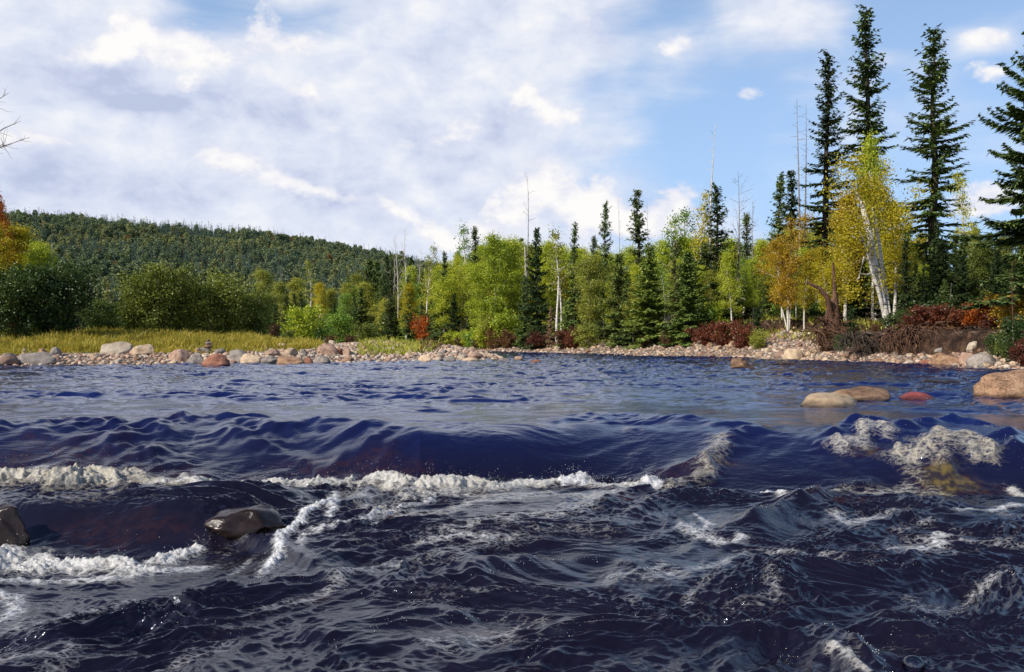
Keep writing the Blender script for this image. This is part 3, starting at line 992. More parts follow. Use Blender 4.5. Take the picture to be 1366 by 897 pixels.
def scatter(name, base_v, base_f, loc, scl, mat, smooth=True, rot=None):
    """many small copies of one shape joined in a single mesh"""
    n = len(loc)
    v = base_v[None] * scl[:, None, :]
    if rot is not None:
        c, s = np.cos(rot)[:, None], np.sin(rot)[:, None]
        v = np.stack([v[..., 0] * c - v[..., 1] * s, v[..., 0] * s + v[..., 1] * c, v[..., 2]], -1)
    v = v + loc[:, None, :]
    f = base_f[None] + (np.arange(n) * len(base_v))[:, None, None]
    return obj(name, mesh_np(name, v.reshape(-1, 3), f.reshape(-1, base_f.shape[1]), smooth), mat)


def spray_mat():
    m, nt = newmat('spray_drops')
    p = princ(nt, (0.55, 0.55, 0.52), 0.08, 0.6)
    return m


def build_spray():
    xs, ys, zs, rs = [], [], [], []
    for pts, lv, w, s, cr, hp in FOAM:
        if s < 0.8:
            continue
        q = np.array(WL(pts, lv))
        Ltot = np.hypot(*np.diff(q, axis=0).T).sum()
        n = int(Ltot * (160 if hp > 0.02 else 60))
        t = RS.rand(n) * (len(q) - 1)
        k = t.astype(int)
        fr = (t - k)[:, None]
        p = q[k] * (1 - fr) + q[k + 1] * fr + RS.randn(n, 2) * w * 0.7
        xs.append(p[:, 0])
        ys.append(p[:, 1])
        zs.append(np.abs(RS.randn(n)) ** 1.6 * (0.012 + hp * 0.55))
        rs.append(0.0012 + 0.0026 * RS.rand(n) ** 3)
    for pts, lv, w, A in WAVES:
        if lv > -0.1:
            continue
        q = np.array(WL(pts, lv))
        Ltot = np.hypot(*np.diff(q, axis=0).T).sum()
        n = int(Ltot * 60)
        t = RS.rand(n) * (len(q) - 1)
        k = t.astype(int)
        fr = (t - k)[:, None]
        p = q[k] * (1 - fr) + q[k + 1] * fr + RS.randn(n, 2) * w * 0.16
        xs.append(p[:, 0])
        ys.append(p[:, 1])
        zs.append(np.abs(RS.randn(n)) * 0.006)
        rs.append(0.001 + 0.0022 * RS.rand(n) ** 3)
    x, y, dz, r = map(np.concatenate, (xs, ys, zs, rs))
    h = river_fields(x, y)[0]
    v, f = ico(1)
    o = scatter('spray', v, f, np.stack([x, y, h + dz], -1), np.repeat(r[:, None], 3, 1), spray_mat())
    tag(o, 'fine white spray and bubbles flung up along the foaming crests of the rapid', 'spray', kind='stuff')


build_spray()
# ------------------------------------------------------------------ trees
def spruce_arrays(seed, H, R, low=0.06, power=0.85, gap=0.1, whorl=0.3, droop=0.35, dens=1.0, lean=0.0, clump=0.0, tw=1.0):
    """spruce: tapered trunk, whorls of drooping boughs, each carrying flat sprays of needled twigs"""
    r = np.random.RandomState(seed)
    T = Tubes()
    zz = np.linspace(0, H, 14)
    bx = lean * (zz / H) ** 1.5 + 0.05 * np.sin(zz * 0.9 + seed)
    by = 0.05 * np.cos(zz * 0.7 + seed)
    T.add(np.stack([bx, by, zz], -1), 0.013 * H * (1 - zz / H) ** 0.8 + 0.012, 7)
    C, U, V = [], [], []
    z = low * H
    while z < H * 0.985:
        t = (z - low * H) / (H * (1 - low))
        Lm = R * (1 - t) ** power * (0.72 + 0.28 * min(1, t / 0.1)) + 0.1
        k = r.randint(4, 7)
        ph = r.rand() * 2 * PI
        for b in range(k):
            if r.rand() < gap:
                continue
            L = Lm * r.uniform(0.45, 1.15) * (1 - clump * (r.rand() < 0.35) * r.rand())
            a = ph + b * 2 * PI / k + r.uniform(-0.3, 0.3)
            e = -0.15 + 0.95 * t ** 1.6 + r.uniform(-0.12, 0.12)
            n = max(3, int(L / 0.13))
            s = np.linspace(0.06, 1, n)
            dh = np.array([math.cos(a), math.sin(a), 0])
            sd = np.array([-math.sin(a), math.cos(a), 0])
            zb = z + r.uniform(-1.1, 1.1) * whorl
            x0 = np.interp(zb, zz, bx)
            y0 = np.interp(zb, zz, by)
            P = dh[None] * (L * s)[:, None] + np.array([x0, y0, zb])[None]
            P[:, 2] += L * (math.tan(e) * s - droop * s ** 2 * (1 - t) + 0.22 * s ** 4)
            T.add(P[[0, n // 2, n - 1]], np.array([0.022, 0.014, 0.005]) * (0.5 + L * 0.4), 3)
            m = max(2, int(3 * dens))
            for side in (-1, 1):
                for rep in range(m):
                    ln = tw * (0.10 + 0.42 * L ** 0.7 * (1 - s) ** 0.8 * s ** 0.25) * r.uniform(0.6, 1.1, n) * 0.62
                    d = unit(dh[None] * r.uniform(0.45, 0.95, (n, 1)) + side * sd[None] * r.uniform(0.35, 1.0, (n, 1)) + np.array([0, 0, -0.22])[None] + r.randn(n, 3) * 0.16)
                    c = P + d * (ln * r.uniform(0.7, 1.2, n))[:, None] + r.randn(n, 3) * 0.03
                    w = unit(np.cross(d, np.array([0, 0, 1.0])[None]) + r.randn(n, 3) * 0.35)
                    C.append(c)
                    U.append(d * ln[:, None])
                    V.append(w * (0.032 + 0.045 * r.rand(n, 1)) * (0.7 + 0.5 * tw))
            # hanging sprays under the bough
            d = unit(dh[None] * 0.5 + r.randn(n, 3) * 0.35 + np.array([0, 0, -0.6])[None])
            ln = 0.1 + 0.1 * r.rand(n)
            C.append(P + d * ln[:, None])
            U.append(d * ln[:, None])
            V.append(unit(np.cross(d, dh[None] + r.randn(n, 3) * 0.3)) * 0.04)
        z += whorl * (0.6 + 0.5 * (1 - t)) * r.uniform(0.75, 1.25)
    v, f = diamonds(np.concatenate(C), np.concatenate(U), np.concatenate(V))
    return T, v, f


def spruce(name, *a, **k):
    T, v, f = spruce_arrays(*a, **k)
    return T.mesh('trunk'), mesh_np('crown', v, f)


def limb(r, p0, d0, L, n, wig, up):
    """a wandering limb"""
    pts = [np.array(p0, float)]
    d = np.array(d0, float)
    for i in range(n):
        d = d + r.randn(3) * wig + np.array([0, 0, up])
        d /= np.linalg.norm(d)
        pts.append(pts[-1] + d * L / n)
    return np.array(pts)


def broadleaf(seed, H, cb, R, nleaf, leaf=0.1, profile=lambda t: math.sin(PI * min(1, 0.15 + 0.8 * t)) ** 0.7, stems=1, lean=0.0, nb=30, spread=0.2, hole=0.12, bend=0.04, trad=0.012, up=0.6, bare=0.0):
    r = np.random.RandomState(seed)
    T = Tubes()
    cl = []
    for s in range(stems):
        a0 = r.rand() * 2 * PI
        out = (0.0 if stems == 1 else R * 0.55)
        n = 10
        tz = np.linspace(0, 1, n + 1)
        Hs = H * (1 if s == 0 else r.uniform(0.7, 0.98))
        lx = lean * tz ** 1.3 * H + math.cos(a0) * out * tz ** 0.9 + bend * H * np.sin(tz * 3 + seed + s) * tz
        ly = math.sin(a0) * out * tz ** 0.9 + bend * H * np.cos(tz * 2.3 + seed) * tz - bend * H * math.cos(seed) * 0
        tr = np.stack([lx, ly, tz * Hs * 0.97], -1)
        T.add(tr, trad * H / (1 if stems == 1 else 1.6) * (1 - tz * 0.93), 7)
        for b in range(nb // stems):
            t = (b + r.rand()) / (nb // stems)
            z = (cb + (0.97 - cb) * t)
            p0 = np.array([np.interp(z, tz, tr[:, k]) for k in range(3)])
            L = R * profile(t) * r.uniform(0.55, 1.1)
            a = b * 2.4 + r.uniform(-0.5, 0.5) + s
            el = r.uniform(0.2, up + 0.5 * t)
            d0 = (math.cos(a) * math.cos(el), math.sin(a) * math.cos(el), math.sin(el))
            P = limb(r, p0, d0, L, 5, 0.14, 0.05)
            rb = trad * H * 0.3 * (1 - 0.7 * t)
            T.add(P, np.linspace(rb, rb * 0.15, len(P)), 4)
            for q in range(3):
                i = r.randint(1, 5)
                d1 = unit(P[i + 1 if i < 5 else 5] - P[i - 1] + r.randn(3) * 0.35 * L / 2)
                Q = limb(r, P[i], d1, L * r.uniform(0.25, 0.5), 3, 0.2, 0.05)
                T.add(Q, np.linspace(rb * 0.35, rb * 0.08, len(Q)), 3)
                if r.rand() > hole:
                    cl += [Q[-1], Q[-2], (Q[-1] + Q[-2]) / 2]
            if r.rand() > hole:
                cl += [P[-1], P[-2], P[-3] if r.rand() < 0.7 else P[-1]]
        cl.append(tr[-1])
    cl = np.array(cl)
    if bare:
        cl = cl[r.rand(len(cl)) > bare]
    k = r.randint(0, len(cl), nleaf)
    wgt = 0.5 + r.rand(len(cl))
    c = cl[k] + r.randn(nleaf, 3) * (spread * wgt[k])[:, None] * np.array([1, 1, 0.8])
    c[:, 2] = np.maximum(c[:, 2], 0.05)
    u = unit(r.randn(nleaf, 3) + np.array([0, 0, -0.3]))
    w = unit(np.cross(u, r.randn(nleaf, 3)))
    sz = leaf * r.uniform(0.6, 1.25, (nleaf, 1))
    v, f = diamonds(c, u * sz * 0.62, w * sz * 0.42)
    return T.mesh('trunk'), mesh_np('crown', v, f)


def snag(seed, H, R, nb=18, lean=0.0, bend=0.02, trad=0.011, broken=0.0, up=0.25, low=0.25, twigs=2, fork=0):
    """dead standing tree with bare broken limbs: one mesh for the stem, one for its limbs"""
    r = np.random.RandomState(seed)
    T = Tubes()
    B = T
    n = 12
    tz = np.linspace(0, 1, n + 1)
    tr = np.stack([lean * tz ** 1.2 * H + bend * H * np.sin(tz * 4 + seed) * tz, bend * H * np.cos(tz * 3 + seed) * tz, tz * H], -1)
    T.add(tr, np.maximum(trad * H * (1 - tz * (0.95 - broken)), 0.012), 7)
    for b in range(nb):
        t = low + (0.97 - low) * (b + r.rand()) / nb
        p0 = np.array([np.interp(t, tz, tr[:, k]) for k in range(3)])
        a = r.rand() * 2 * PI
        el = r.uniform(-0.2, 0.5) + up
        L = R * (1 - 0.65 * t) * r.uniform(0.3, 1.1)
        d0 = (math.cos(a) * math.cos(el), math.sin(a) * math.cos(el), math.sin(el))
        P = limb(r, p0, d0, L, 5, 0.16, 0.03)
        rb = max(trad * H * 0.2 * (1 - t) + 0.006, 0.01)
        B.add(P, np.linspace(rb, 0.006, len(P)), 4)
        for q in range(twigs):
            i = r.randint(1, 5)
            Q = limb(r, P[i], unit(P[i] - P[i - 1] + r.randn(3) * L * 0.12), L * r.uniform(0.2, 0.45), 3, 0.2, 0.04)
            B.add(Q, np.linspace(rb * 0.5, 0.005, len(Q)), 3)
    return T.mesh('dead_tree'), None


oval = lambda t: math.sin(PI * min(1, 0.12 + 0.82 * t)) ** 0.6
birchy = lambda t: (1 - t) ** 0.5 * (0.55 + 0.45 * min(1, t * 4))
roundy = lambda t: math.sqrt(max(0.02, 1 - (2 * t - 0.9) ** 2))

PROTO = {}      # kind -> (list of (trunk, crown), height of the model)


def proto(kind):
    if kind in PROTO:
        return PROTO[kind]
    if kind == 'tall_spruce':
        p = ([spruce('s', 101, 18, 1.75, low=0.05, power=0.62, gap=0.16, whorl=0.32, droop=0.5, dens=1.3, clump=0.9, lean=0.3),
              spruce('s', 102, 18, 1.9, low=0.08, power=0.6, gap=0.18, whorl=0.34, droop=0.5, dens=1.3, clump=0.9, lean=-0.2),
              spruce('s', 103, 18, 2.7, low=0.05, power=0.7, gap=0.2, whorl=0.36, droop=0.42, dens=1.3, clump=1.0)], 18)
    elif kind == 'edge_spruce':
        p = ([spruce('s', 108, 13, 3.6, low=0.04, power=0.7, gap=0.1, whorl=0.34, droop=0.3, dens=2.4, clump=0.5, tw=0.95)], 13)
    elif kind == 'spruce':      # full boughs to the ground
        p = ([spruce('s', 111 + k, 9, 2.1 + 0.15 * k, low=0.03, power=0.9, gap=0.08, whorl=0.3, droop=0.3, dens=1.4, tw=1.15) for k in range(3)], 9)
    elif kind == 'slim_spruce':
        p = ([spruce('s', 121 + k, 10, 1.25 + 0.1 * k, low=0.05, power=0.75, gap=0.15, whorl=0.3, droop=0.4, dens=1.0, clump=0.5, lean=0.15 * (k - 1)) for k in range(4)], 10)
    elif kind == 'small_spruce':
        p = ([spruce('s', 131 + k, 4, 1.25, low=0.02, power=0.9, gap=0.08, whorl=0.24, droop=0.28, dens=1.2) for k in range(3)], 4)
    elif kind == 'aspen':
        p = ([broadleaf(201 + k, 9, 0.28, 1.7, 15000, 0.1, oval, nb=34, spread=0.28, lean=0.02 * (k - 1.5), hole=0.12) for k in range(4)], 9)
    elif kind == 'birch':
        p = ([broadleaf(221 + k, 10, 0.3, 1.6, 11500, 0.09, birchy, nb=34, spread=0.25, lean=0.03 * (k - 1.5), hole=0.22, bend=0.05) for k in range(4)], 10)
    elif kind == 'sparse_birch':
        p = ([broadleaf(241 + k, 10, 0.45, 1.5, 1500, 0.12, birchy, nb=26, spread=0.22, hole=0.3, bend=0.06, bare=0.3) for k in range(3)], 10)
    elif kind == 'clump_birch':
        p = ([broadleaf(251 + k, 9, 0.3, 1.8, 13500, 0.09, oval, nb=40, stems=3, spread=0.26, hole=0.15, bend=0.05, trad=0.011) for k in range(2)], 9)
    elif kind == 'willow':
        p = ([broadleaf(261 + k, 4, 0.06, 1.9, 15000, 0.1, roundy, nb=66, stems=6, spread=0.24, hole=0.05, bend=0.05) for k in range(3)], 4)
    elif kind == 'bush':
        p = ([broadleaf(271 + k, 1.6, 0.05, 0.85, 3200, 0.085, roundy, nb=36, stems=5, spread=0.13, hole=0.06, bend=0.06) for k in range(4)], 1.6)
    elif kind == 'snag':
        p = ([snag(301 + k, 10, 1.6, 16, lean=0.02 * (k - 1), bend=0.03) for k in range(4)], 10)
    elif kind == 'branchy_snag':
        p = ([snag(311 + k, 10, 2.6, 24, bend=0.03, up=0.5, low=0.4, twigs=4) for k in range(3)], 10)
    elif kind == 'needle_snag':
        p = ([snag(321 + k, 14, 1.1, 60, bend=0.008, up=-0.15, low=0.15, twigs=1, trad=0.008) for k in range(2)], 14)
    elif kind == 'stub_snag':
        p = ([snag(331 + k, 6, 0.7, 5, bend=0.02, broken=0.55, trad=0.018) for k in range(3)], 6)
    else:
        raise KeyError(kind)
    PROTO[kind] = p
    return p


NAMES = {'edge_spruce': ('spruce_tree', 'spruce'), 'tall_spruce': ('spruce_tree', 'spruce'), 'spruce': ('spruce_tree', 'spruce'), 'slim_spruce': ('spruce_tree', 'spruce'), 'small_spruce': ('young_spruce', 'spruce'),
         'aspen': ('aspen_tree', 'tree'), 'birch': ('birch_tree', 'birch'), 'sparse_birch': ('birch_tree', 'birch'), 'clump_birch': ('birch_tree', 'birch'),
         'willow': ('willow_bush', 'bush'), 'bush': ('shrub', 'shrub'), 'snag': ('dead_tree', 'dead tree'), 'branchy_snag': ('dead_tree', 'dead tree'),
         'needle_snag': ('dead_tree', 'dead tree'), 'stub_snag': ('broken_snag', 'dead tree')}


def shoreY(px):
    e = [(484, 463.4), (520, 466.2), (580, 468), (640, 469.6), (700, 471), (760, 473), (870, 475.6), (960, 477.6), (1030, 480), (1100, 483), (1200, 486.6), (1290, 490), (1345, 494), (1420, 502)]
    return F / (np.interp(px, [q[0] for q in e], [q[1] for q in e]) - HOR)


PLANTED = []     # (px, Y, empty) of everything planted


def plant(kind, px, Y, ytop, leaf, label, group=None, var=None, bark=None, wide=1.0, rot=None, sink=0.08, base=None, label2=None):
    models, H = proto(kind)
    if px > 484:
        Y = max(Y, shoreY(px) + (3.4 if kind == 'bush' else 4.6) * (0.55 if px > 1080 else 1.0))
    x = xat(px, Y)
    g = float(ground(x, Y)) if base is None else base
    h = zat(ytop, Y) - g
    s = h / H
    t, c = models[(var if var is not None else rnd.randrange(99)) % len(models)]
    nm, cat = NAMES[kind]
    dead = 'snag' in kind
    e = empty(nm, (x, Y, g - sink)) if not dead else obj(nm, t, M[bark or 'grey_bark'])
    e.location = (x, Y, g - sink)
    e.rotation_euler = (0, 0, rot if rot is not None else rnd.uniform(0, 6.28))
    e.scale = (s * wide, s * wide, s)
    if bark is None:
        bark = {'aspen': 'grey_bark', 'birch': 'birch', 'sparse_birch': 'birch', 'clump_birch': 'birch', 'willow': 'brown_bark', 'bush': 'brown_bark'}.get(kind, 'grey_bark' if dead else 'bark')
    if not dead:
        low = kind in ('bush', 'willow')
        obj('stems' if low else 'trunk', t, M[bark], e)
        obj('foliage' if low else 'crown', c, M[leaf], e)
    tag(e, label, cat, group)
    PLANTED.append([px, Y, e, kind])
    return e


R_ = math.radians
# --- the landmarks of the right bank
plant('tall_spruce', 1100, 58, 66, 'spruce_dark', 'tall narrow dark spruce beside the twin bare dead spires', var=0, rot=0.4, wide=1.2)
plant('tall_spruce', 1158, 55, 11, 'spruce', 'tallest spruce, thin with sparse boughs, rising behind the leaning white birch', var=1, rot=1.0, wide=1.2)
plant('tall_spruce', 1246, 53, 38, 'spruce', 'tall spruce with wide ragged boughs standing right of the tallest one', var=2, rot=2.2, wide=1.35)
plant('edge_spruce', 1386, 35, 44, 'spruce', 'big dark spruce cut by the right edge of the photo', var=0, rot=0.3, wide=1.1)
plant('slim_spruce', 1038, 62, 232, 'spruce', 'medium spruce left of the twin bare spires', var=0)
plant('slim_spruce', 1056, 64, 226, 'spruce_dark', 'medium dark spruce directly in front of the twin bare spires', var=1)
plant('needle_snag', 1066, 62, 130, None, 'left and taller of the twin dead spires with short bare twigs', var=0, wide=0.9)
plant('needle_snag', 1074, 63, 138, None, 'right one of the twin dead spires with short bare twigs', var=1, wide=0.9)
plant('snag', 950, 66, 160, None, 'tall white dead birch with a bent broken top above the forest', var=1, bark='pale_wood', wide=0.8)
plant('branchy_snag', 984, 60, 228, None, 'dead grey tree with many upswept bare limbs right of the dark spruce', var=0, wide=0.8)
plant('branchy_snag', 1006, 66, 265, None, 'dead grey tree with thin bare limbs, right of the bigger bare one', var=1, wide=0.7)
plant('slim_spruce', 959, 60, 247, 'spruce_dark', 'dark full spruce standing in front of the white dead birch', var=2, wide=1.35)
plant('slim_spruce', 998, 68, 282, 'spruce', 'slim spruce behind the bare grey limbs', var=3)
plant('slim_spruce', 851, 66, 252, 'spruce_brown', 'brownish spruce with a dense tapered top above the big shelf spruces', var=1, wide=1.15)
plant('slim_spruce', 806, 70, 270, 'spruce', 'very narrow spruce spire left of the brownish spruce', var=2, wide=0.8)
plant('slim_spruce', 766, 76, 298, 'spruce', 'narrow spruce tip beside the forked bare birch top', var=0, wide=0.85)
plant('slim_spruce', 790, 74, 312, 'spruce_dark', 'short dark spruce tip left of the narrow spire', var=3, wide=0.85)
plant('spruce', 866, 52, 326, 'spruce_light', 'big foreground spruce with pale green layered boughs on the right bank', var=0, rot=0.5, wide=1.45)
plant('spruce', 826, 54, 340, 'spruce', 'big dark spruce leaning against the left side of the layered one', var=1, rot=1.5, wide=1.35)
plant('spruce', 918, 50, 335, 'spruce_light', 'big foreground spruce above the red bush on the right bank', var=2, rot=2.5, wide=1.35)
plant('slim_spruce', 900, 56, 318, 'spruce_brown', 'brownish spruce squeezed between the two big foreground spruces', var=3)
plant('snag', 702, 70, 233, None, 'tall bare crooked dead tree rising alone above the middle forest', var=2, rot=2.0, wide=0.6)
plant('spruce', 716, 67, 306, 'spruce_dark', 'tall dark spruce just right of the crooked bare tree', var=1, rot=0.2, wide=0.78)
plant('spruce', 700, 64, 368, 'spruce', 'broad spruce at the foot of the crooked bare tree', var=2, wide=0.9)
plant('sparse_birch', 748, 66, 298, 'olive', 'half bare birch with a forked top behind the white birch trunk', var=0)
plant('stub_snag', 743, 63, 372, None, 'bare white birch trunk standing between two dark spruces', var=0, bark='birch', wide=1.2)
plant('stub_snag', 700, 74, 328, None, 'broken pale stub behind the dark spruce', var=1, bark='pale_wood', wide=0.5)
plant('small_spruce', 757, 62, 398, 'spruce_light', 'young green spruce right of the bare white birch trunk', var=0)
plant('slim_spruce', 734, 62, 408, 'dry', 'dead brown spruce leaning at the foot of the white birch trunk', var=2, rot=0)
plant('slim_spruce', 636, 82, 300, 'spruce_dark', 'dark ragged spruce poking above the bright aspens', var=3, wide=0.85)
plant('slim_spruce', 594, 80, 336, 'spruce', 'left spire of the paired narrow spruces', var=0, wide=0.9)
plant('spruce', 588, 78, 372, 'spruce', 'broad bluish spruce below the paired spires by the water', var=0, wide=0.95)
plant('spruce', 606, 77, 392, 'spruce_dark', 'second broad spruce just right of the bluish one', var=2, wide=0.9)
plant('slim_spruce', 545, 84, 366, 'spruce', 'slim spruce behind the golden birch', var=1)
plant('small_spruce', 541, 80, 412, 'spruce_light', 'small spruce in front of the golden birch at the bank', var=1)
plant('birch', 542, 81, 374, 'gold', 'small golden birch with a white stem above the small spruce', var=0, wide=1.2)
plant('bush', 566, 79, 424, 'orange', 'small orange red maple sapling between the spruces', wide=0.7)
plant('spruce', 508, 86, 372, 'spruce', 'tall dark spruce left of the golden birch', var=1, wide=0.8)
plant('spruce', 488, 85, 392, 'spruce_dark', 'dark spruce at the left end of the middle bank', var=0, wide=0.8)
plant('slim_spruce', 521, 88, 360, 'spruce_dark', 'slim dark spire between two middle spruces', var=2)
plant('bush', 403, 66, 410, 'lime', 'bright yellow green round bush at the end of the grass', wide=1.0, var=0)
plant('birch', 424, 95, 374, 'gold', 'yellow birch behind the bright round bush', var=1, wide=1.2)
plant('aspen', 660, 74, 312, 'lime', 'tall bright yellow green aspen left of the crooked bare tree', var=0)
plant('aspen', 682, 76, 320, 'lime', 'bright aspen touching the crooked bare tree', var=1)
plant('aspen', 788, 62, 340, 'olive', 'golden green aspen between the white trunk and the big spruces', var=2, wide=1.15)
plant('aspen', 640, 72, 350, 'lime', 'lower bright aspen on the bank with a pale forked stem', var=3, bark='birch')
plant('birch', 615, 84, 352, 'olive', 'olive birch between the paired spires and the bright aspens', var=2)
plant('birch', 976, 54, 330, 'lime', 'yellow green birch right of the big foreground spruces', var=1)
plant('aspen', 1004, 55, 345, 'lime', 'bright aspen above the red bush', var=2)
plant('clump_birch', 1052, 50, 288, 'amber_leaf', 'orange gold birch clump with three white stems', var=0, wide=1.05)
plant('birch', 1073, 49, 330, 'gold', 'golden birch leaning over the cut bank left of the stump', var=3, wide=0.9)
plant('birch', 1128, 50, 250, 'amber_leaf', 'orange birch between the stump and the leaning white birch', var=2, wide=1.25)
plant('clump_birch', 1112, 48, 320, 'gold', 'low golden birch clump above the stump', var=1, wide=1.15)
plant('birch', 1164, 50, 176, 'lime', 'tall pale green birch in front of the tallest spruce', var=3, wide=0.7)
plant('birch', 1192, 46, 262, 'gold', 'yellow birch with a thin white stem right of the leaning one', var=1, wide=1.3)
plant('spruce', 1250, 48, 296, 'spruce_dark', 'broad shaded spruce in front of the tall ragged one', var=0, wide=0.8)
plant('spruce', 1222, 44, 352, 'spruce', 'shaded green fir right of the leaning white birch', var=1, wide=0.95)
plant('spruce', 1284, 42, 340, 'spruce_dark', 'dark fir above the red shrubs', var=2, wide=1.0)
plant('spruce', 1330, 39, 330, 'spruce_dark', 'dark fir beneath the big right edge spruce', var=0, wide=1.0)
plant('birch', 1296, 46, 300, 'olive', 'thin olive birch behind the dark firs', var=3, wide=0.7)
plant('sparse_birch', 1284, 50, 222, 'olive', 'nearly bare slender birch between the ragged spruce and the right edge', var=1, wide=0.7)
plant('small_spruce', 1136, 44, 408, 'spruce_dark', 'young dark spruce growing over the undercut bank beside the stump', var=2, wide=1.15)
plant('small_spruce', 1010, 51, 408, 'spruce_dark', 'young dark spruce in the shade behind the white birch stems', var=1)
plant('birch', 1384, 31, 185, 'gold', 'golden birch at the very right edge in front of the big spruce', var=2, wide=0.4)
plant('snag', 1268, 41, 375, None, 'thin pale dead sapling among the dark firs', var=3, bark='pale_wood', wide=0.7)
plant('branchy_snag', 1352, 29, 345, None, 'bare twiggy brown branches over the shrubs at the right edge', var=2, bark='brown_bark', wide=0.6)
plant('branchy_snag', 805, 51, 420, None, 'small bare grey twiggy bush in front of the big dark spruce', var=1, bark='grey_bark', wide=1.2)

# leaning white birch on the cut bank
def leaning_birch():
    Y = 42.0
    e = empty('birch_tree', (xat(1180, Y), Y, float(ground(xat(1180, Y), Y)) - 0.1))
    b = Tubes()
    z0 = e.location.z

    def q(px, py, dy=0.0):
        return (xat(px, Y) - e.location.x, dy, zat(py, Y) - z0)
    b.add([q(1186, 440), q(1176, 395), q(1165, 340), q(1157, 300), q(1150, 272)], [0.17, 0.155, 0.15, 0.14, 0.11], 9)
    obj('trunk', b.mesh('trunk'), M['birch'], e)
    limbs = []
    limbs.append(([q(1180, 420), (q(1168, 385)[0], -0.25, q(1168, 385)[2]), (q(1158, 360)[0], -0.4, q(1158, 360)[2]), (q(1146, 325)[0], -0.6, q(1146, 325)[2]), (q(1128, 318)[0], -0.8, q(1128, 318)[2])], [0.1, 0.085, 0.075, 0.055, 0.03], 7))
    limbs.append(([q(1186, 418), q(1184, 380, .3), q(1178, 320, .5), q(1172, 270, .6), q(1168, 225, .7)], [0.1, 0.09, 0.08, 0.06, 0.03], 7))
    limbs.append(([q(1157, 352, -.4), q(1146, 345, -.6), q(1138, 372, -.7), q(1133, 378, -.7)], [0.06, 0.05, 0.03, 0.015], 5))
    limbs.append(([q(1160, 365, -.3), q(1150, 368, -.5), q(1141, 366, -.6)], [0.05, 0.04, 0.02], 5))
    limbs.append(([q(1146, 325, -.6), q(1136, 305, -.8), q(1124, 308, -.9)], [0.05, 0.035, 0.012], 5))
    limbs.append(([q(1150, 272), q(1140, 246, .2), q(1128, 230, .3)], [0.08, 0.05, 0.02], 5))
    limbs.append(([q(1172, 270, .6), q(1184, 262, .6), q(1196, 250, .6)], [0.04, 0.03, 0.01], 5))
    for pts, rad, sd in limbs:
        b = Tubes()
        b.add(pts, rad, sd)
        obj('limb', b.mesh('limb'), M['birch'], e)
    r = np.random.RandomState(77)
    cl = np.array([q(1185 + r.randn() * 22, 285 + r.randn() * 22, r.randn() * 0.7) for _ in range(16)] + [q(1125 + r.randn() * 14, 318 + r.randn() * 20, -0.6 + r.randn() * 0.5) for _ in range(13)]
                  + [q(1150 + r.randn() * 18, 250 + r.randn() * 22, r.randn() * 0.6) for _ in range(12)] + [q(1168 + r.randn() * 22, 385 + r.randn() * 10, 0.2 + r.randn() * 0.4) for _ in range(4)])
    n = 9500
    k = r.randint(0, len(cl), n)
    c = cl[k] + r.randn(n, 3) * 0.27
    u = unit(r.randn(n, 3))
    w = unit(np.cross(u, r.randn(n, 3)))
    sz = 0.088 * r.uniform(0.6, 1.2, (n, 1))
    v, f = diamonds(c, u * sz * 0.62, w * sz * 0.42)
    obj('crown', mesh_np('crown', v, f), M['gold'], e)
    tag(e, 'thick leaning white birch with a broken arm and yellow leaves over the cut bank', 'birch')
    PLANTED.append([1170, Y, e, 'birch'])


leaning_birch()


def stump():
    """root plate of a toppled tree on the cut bank"""
    Y = 44.0
    gx = xat(1102, Y)
    z0 = zat(446, Y)
    e = empty('uprooted_stump', (gx, Y, z0))
    b = Tubes()

    def q(px, py, dy=0.0):
        return (xat(px, Y) - gx, dy, zat(py, Y) - z0)
    b.add([q(1112, 450), q(1110, 430), q(1112, 410), q(1114, 394), q(1113, 380)], [0.34, 0.42, 0.28, 0.11, 0.08], 9)
    b.add([q(1113, 392), q(1113, 370, .05), q(1112, 350, .1)], [0.08, 0.07, 0.05], 7)
    obj('trunk', b.mesh('trunk'), M['brown_bark'], e)
    b = Tubes()
    b.add([q(1108, 428, -.2), q(1103, 412, -.35), q(1099, 398, -.5), q(1088, 386, -.6), q(1071, 378, -.6)], [0.17, 0.15, 0.12, 0.09, 0.07], 7)
    b.add([q(1104, 436, -.2), q(1094, 428, -.5), q(1082, 424, -.7)], [0.12, 0.09, 0.05], 6)
    b.add([q(1108, 440, -.3), q(1098, 445, -.5), q(1088, 450, -.6), q(1088, 462, -.5)], [0.12, 0.09, 0.06, 0.03], 6)
    r = np.random.RandomState(4)
    for k in range(46):
        p0 = q(1108 + r.randn() * 6, 432 + r.randn() * 12, -0.2)
        P = limb(r, p0, (r.uniform(-1, 0.4), r.uniform(-1, 0.2), r.uniform(-0.9, 0.7)), r.uniform(0.4, 1.2), 5, 0.3, -0.08)
        b.add(P, np.linspace(r.uniform(0.02, 0.05), 0.006, 6), 4)
    obj('roots', b.mesh('roots'), M['brown_bark'], e)
    tag(e, 'uprooted brown stump with curling bare roots on the cut bank', 'stump')


stump()


def exposed_roots(name, px0, px1, ytop, ybot, Y, n, label, seed, mat='brown_bark'):
    r = np.random.RandomState(seed)
    gx = xat((px0 + px1) / 2, Y)
    z1 = zat(ytop, Y)
    z0 = zat(ybot, Y)
    e = empty(name, (gx, Y, z0))
    b = Tubes()
    for k in range(n):
        t = r.rand()
        x = xat(px0 + (px1 - px0) * t, Y) - gx
        P = limb(r, (x, 1.0 + r.rand() * 0.4, z1 - z0 + r.uniform(-0.15, 0.25)), (r.uniform(-0.9, 0.6), -0.9, r.uniform(-0.1, 0.25)), r.uniform(0.8, 1.9), 7, 0.26, -0.17)
        b.add(P, np.linspace(r.uniform(0.012, 0.04), 0.005, 8), 4)
    obj('roots', b.mesh('roots'), M[mat], e)
    tag(e, label, 'roots')


